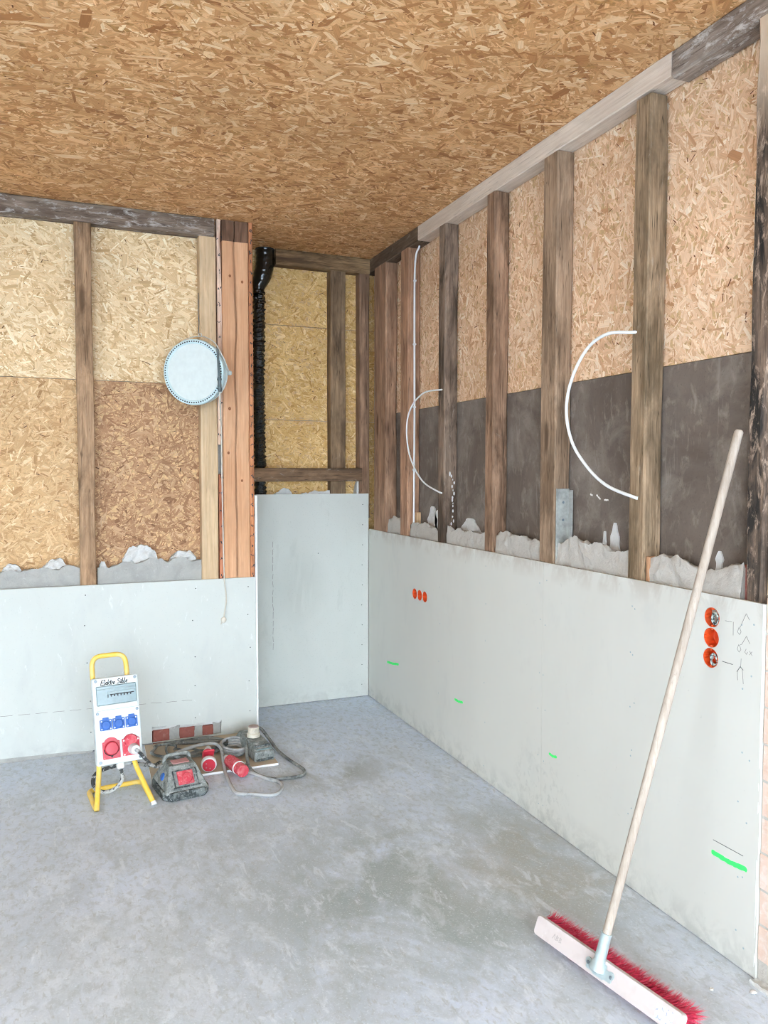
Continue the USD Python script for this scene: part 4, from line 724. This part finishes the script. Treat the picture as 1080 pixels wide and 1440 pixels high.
obj('coil', tube(spline(P, .012), .0070, 9), K['cable_grey'], ex); obj('front_loop', tube(spline(tail, .012), .0092, 10), K['cable_pale'], ex, label='pale front loop of the cable')
P = []
for k in range(4):
    for a in np.linspace(0, 2*np.pi, 14, endpoint=False): P.append((.885+(.055+.006*k)*math.cos(a), 4.46+(.085+.008*k)*math.sin(a), Z0+.012+.013*k+.003*math.sin(2*a)))
obj('small_coil', tube(spline(P, .012), .0078, 9), K['cable_pale'], ex)
obj('lead', tube(spline([(.60, 4.44, .03), (.52, 4.30, .10), (.50, 4.22, .135), (.505, 4.16, .150), (.53, 4.11, .152)], .01), .0088, 10), K['cable_grey'], ex)
cA = obj('red_connector', cyl((.713, 4.330, .075), (.700, 4.218, .062), .030, .034, n=28, c=.004), K['red_dusty'], ex)
obj('collar_ring', cyl((.7003, 4.222, .0625), (.697, 4.192, .059), .041, n=32, c=.004), K['white_dusty'], cA, label='white collar')
obj('connector_face', cyl((.6972, 4.194, .0592), (.6965, 4.188, .0585), .034, n=32), K['red'], cA)
for a in np.linspace(0, 2*np.pi, 5, endpoint=False): obj('pin_hole', cyl((.6967+.018*math.cos(a), 4.1885, .0587+.018*math.sin(a)), (.6965+.018*math.cos(a), 4.187, .0585+.018*math.sin(a)), .004, n=8), K['red_faded'], cA)
obj('connector_neck', cyl((.713, 4.33, .075), (.728, 4.40, .078), .028, .016, n=20, c=.003), K['white_dusty'], cA)
obj('connector_flap', xf(rbox(.060, .05, .012, .005), trimesh.transformations.rotation_matrix(-.9, (1, 0, 0))[:3, :3], (.703, 4.235, .112)), K['red'], cA)
ax = nrm(np.array((.862, 4.065, .036))-np.array((.822, 4.245, .040))); a0 = np.array((.818, 4.262, .046))
cB = obj('red_connector', xf(lathe([(0, 0), (.027, 0), (.031, .006), (.031, .075), (.036, .078), (.036, .125), (.033, .13), (.033, .185), (.030, .19), (0, .19)], 28), rot_to(ax), a0), K['red_dusty'], ex)
obj('collar_ring', cyl(a0+ax*.127, a0+ax*.134, .0368, n=28), K['white_dusty'], cB); obj('connector_neck', cyl(a0-ax*.045, a0+ax*.003, .014, .025, n=18), K['white_dusty'], cB)
for k in range(8): a = k*math.pi/4; obj('grip_rib', xf(cyl((.0315*math.cos(a), .0315*math.sin(a), .01), (.0315*math.cos(a), .0315*math.sin(a), .074), .0028, n=8), rot_to(ax), a0), K['red_dusty'], cB)
# crumbs of plaster lying about
rg = np.random.default_rng(21)
for x, y, r, lb in ((1.87, 1.83, .0055, 'tiny white plaster crumb on the floor between the broom and the right plasterboard'), (1.98, 1.77, .008, 'pale plaster crumb lying at the near bottom corner of the right plasterboard'), (.905, 4.255, .009, 'small white crumb on the offcut beside the lying red connector')):
    s_ = trimesh.creation.icosphere(1, r); s_.vertices *= np.array([1.4, 1, .6]); s_.vertices += rg.normal(0, r*.18, s_.vertices.shape)
    s_.vertices[:, 2] -= s_.vertices[:, 2].min()
    obj('plaster_crumb', xf(s_, None, (x, y, Z0 if y > 4 else 0)), K['crumb'], None, lb, 'crumb')

# ------------------------------------------------------------------ broom
A, B_ = np.array((1.514, 2.270, 0.0)), np.array((1.612, 1.680, 0.0)); hd = nrm(B_-A); LB = np.linalg.norm(B_-A)
side = nrm(np.cross(hd, (0, 0, 1)));  side = side if side[0] > 0 else -side       # horizontal, towards the right wall
tilt = math.radians(66); nf = nrm(-side*math.sin(tilt)+np.array((0, 0, 1))*math.cos(tilt)); br = -nf; wid = nrm(np.cross(nf, hd)); wid = wid if wid[2] > 0 else -wid
CB = (A+B_)/2+np.array((0, 0, .055))
RH = basis(hd, wid, np.cross(hd, wid)); sgn = 1 if np.cross(hd, wid)@nf > 0 else -1
bm = thing('broom', 'wide push broom with crimson bristles, wooden handle leaning on the blackened stud', 'broom', (1.55, 1.95, 0))
hw = .031
prof = sbox(-LB/2+.012, -hw+.012, LB/2-.012, hw-.012).buffer(.012, 8)
hm = extrude(prof, .024); hm.apply_translation((0, 0, -.012))
hm = xf(hm, basis(hd, wid, nf if sgn > 0 else nf), CB); hm.invert() if hm.volume < 0 else None
obj('head', hm, K['head'], bm, smooth=35, label='dusty pale wooden broom head')
PH = lambda u, v, w: CB+hd*u+wid*v+nf*w
rg = np.random.default_rng(9); V, Fc = [], []
for k in range(9000):
    row = rg.integers(0, 6); u = rg.uniform(-LB/2+.012, LB/2-.010); v = (-.026+.0105*row)+rg.normal(0, .002)
    spread = (v/.03)*.40+rg.normal(0, .13); sp2 = rg.normal(0, .16)+.55*np.clip((abs(u)-LB/2+.05)/.05, 0, 1)*np.sign(u); L = .074+rg.normal(0, .006)
    p0 = PH(u, v, -.012); d0 = nrm(-nf+wid*spread*.5+hd*sp2*.5); d1 = nrm(-nf+wid*(spread*1.5+rg.normal(0, .1))+hd*(sp2*1.4+rg.normal(0, .1)))
    p1 = p0+d0*L*.5; p2 = p1+d1*L*.5
    if p2[2] < .002: p2 = p2+np.array((.35*(.002-p2[2]), 0, .002-p2[2]))
    if p1[2] < .002: p1[2] = .003
    wv = nrm(np.cross(d0, rg.normal(0, 1, 3)))*.00085; wv2 = nrm(np.cross(d0, wv))*.00085; b = len(V)
    V += [p0+wv, p0-wv, p1+wv, p1-wv, p2]; Fc += [(b, b+1, b+3), (b, b+3, b+2), (b+2, b+3, b+4)]
obj('bristles', trimesh.Trimesh(np.array(V), Fc, process=False), K['bristle'], bm, kind='stuff', smooth=False, label='crimson bristles')
Hb, Ht = PH(-.010, .006, .016), np.array((XF-.014, 1.935, 1.775))
hdv = nrm(Ht-Hb)
sock = obj('socket_plate', xf(extrude(unary_union([sbox(-.046, -.014, .046, .004).buffer(.006), sbox(-.018, -.018, .018, .016).buffer(.006), Point(-.046, .002).buffer(.012), Point(.046, .002).buffer(.012)]), .003), basis(hd, wid, nf if np.cross(hd, wid)@nf > 0 else nf), PH(-.004, 0, .012)), K['ferrule'], bm)
obj('socket_tube', cat_(cyl(Hb-hdv*.004, Hb+hdv*.105, .019, .0165, n=24, c=.002), cyl(Hb-hdv*.012, Hb+hdv*.022, .028, .019, n=24, c=.002)), K['ferrule'], sock)
obj('socket_rim', cyl(Hb+hdv*.103, Hb+hdv*.107, .0178, n=24), K['ferrule'], sock)
for u in (-.050, .044): obj('plate_screw', cyl(PH(u, -.002, .015), PH(u, -.002, .0185), .0055, n=12, c=.001), K['screw'], sock)
P = np.array([Hb+hdv*t for t in np.append(np.linspace(.08, np.linalg.norm(Ht-Hb)-.006, 59), np.linalg.norm(Ht-Hb))]); rr = np.full(60, .0142); rr[-1:] = .0105
rr += .0005*(meshkit.noise(np.stack([np.arange(60)*.2, np.zeros(60), np.zeros(60)], -1))-.5); obj('handle', tube(P, rr, 16), K['handle'], bm, smooth=True)
stk = extrude(sbox(-.03, -.022, .03, .022), .0006); stk = xf(stk, basis(hd, wid, nf), PH(LB/2-.055, -.003, .0122)); obj('sticker', stk, K['sticker'], bm, smooth=False)
cv = unary_union([LineString(p).buffer(.0012) for p in ([(0, 0), (.006, .016), (.012, 0)], [(.016, 0), (.016, .016), (.024, .012), (.017, .008), (.025, .003), (.016, 0)], [(.030, 0), (.030, .016), (.038, .012), (.031, .008), (.039, .003), (.030, 0)])])
obj('scratched_letters', xf(extrude(cv, .0005), basis(hd, wid, nf), PH(-LB/2+.085, -.008, .0121)), K['sticker_mark'], bm, smooth=False)
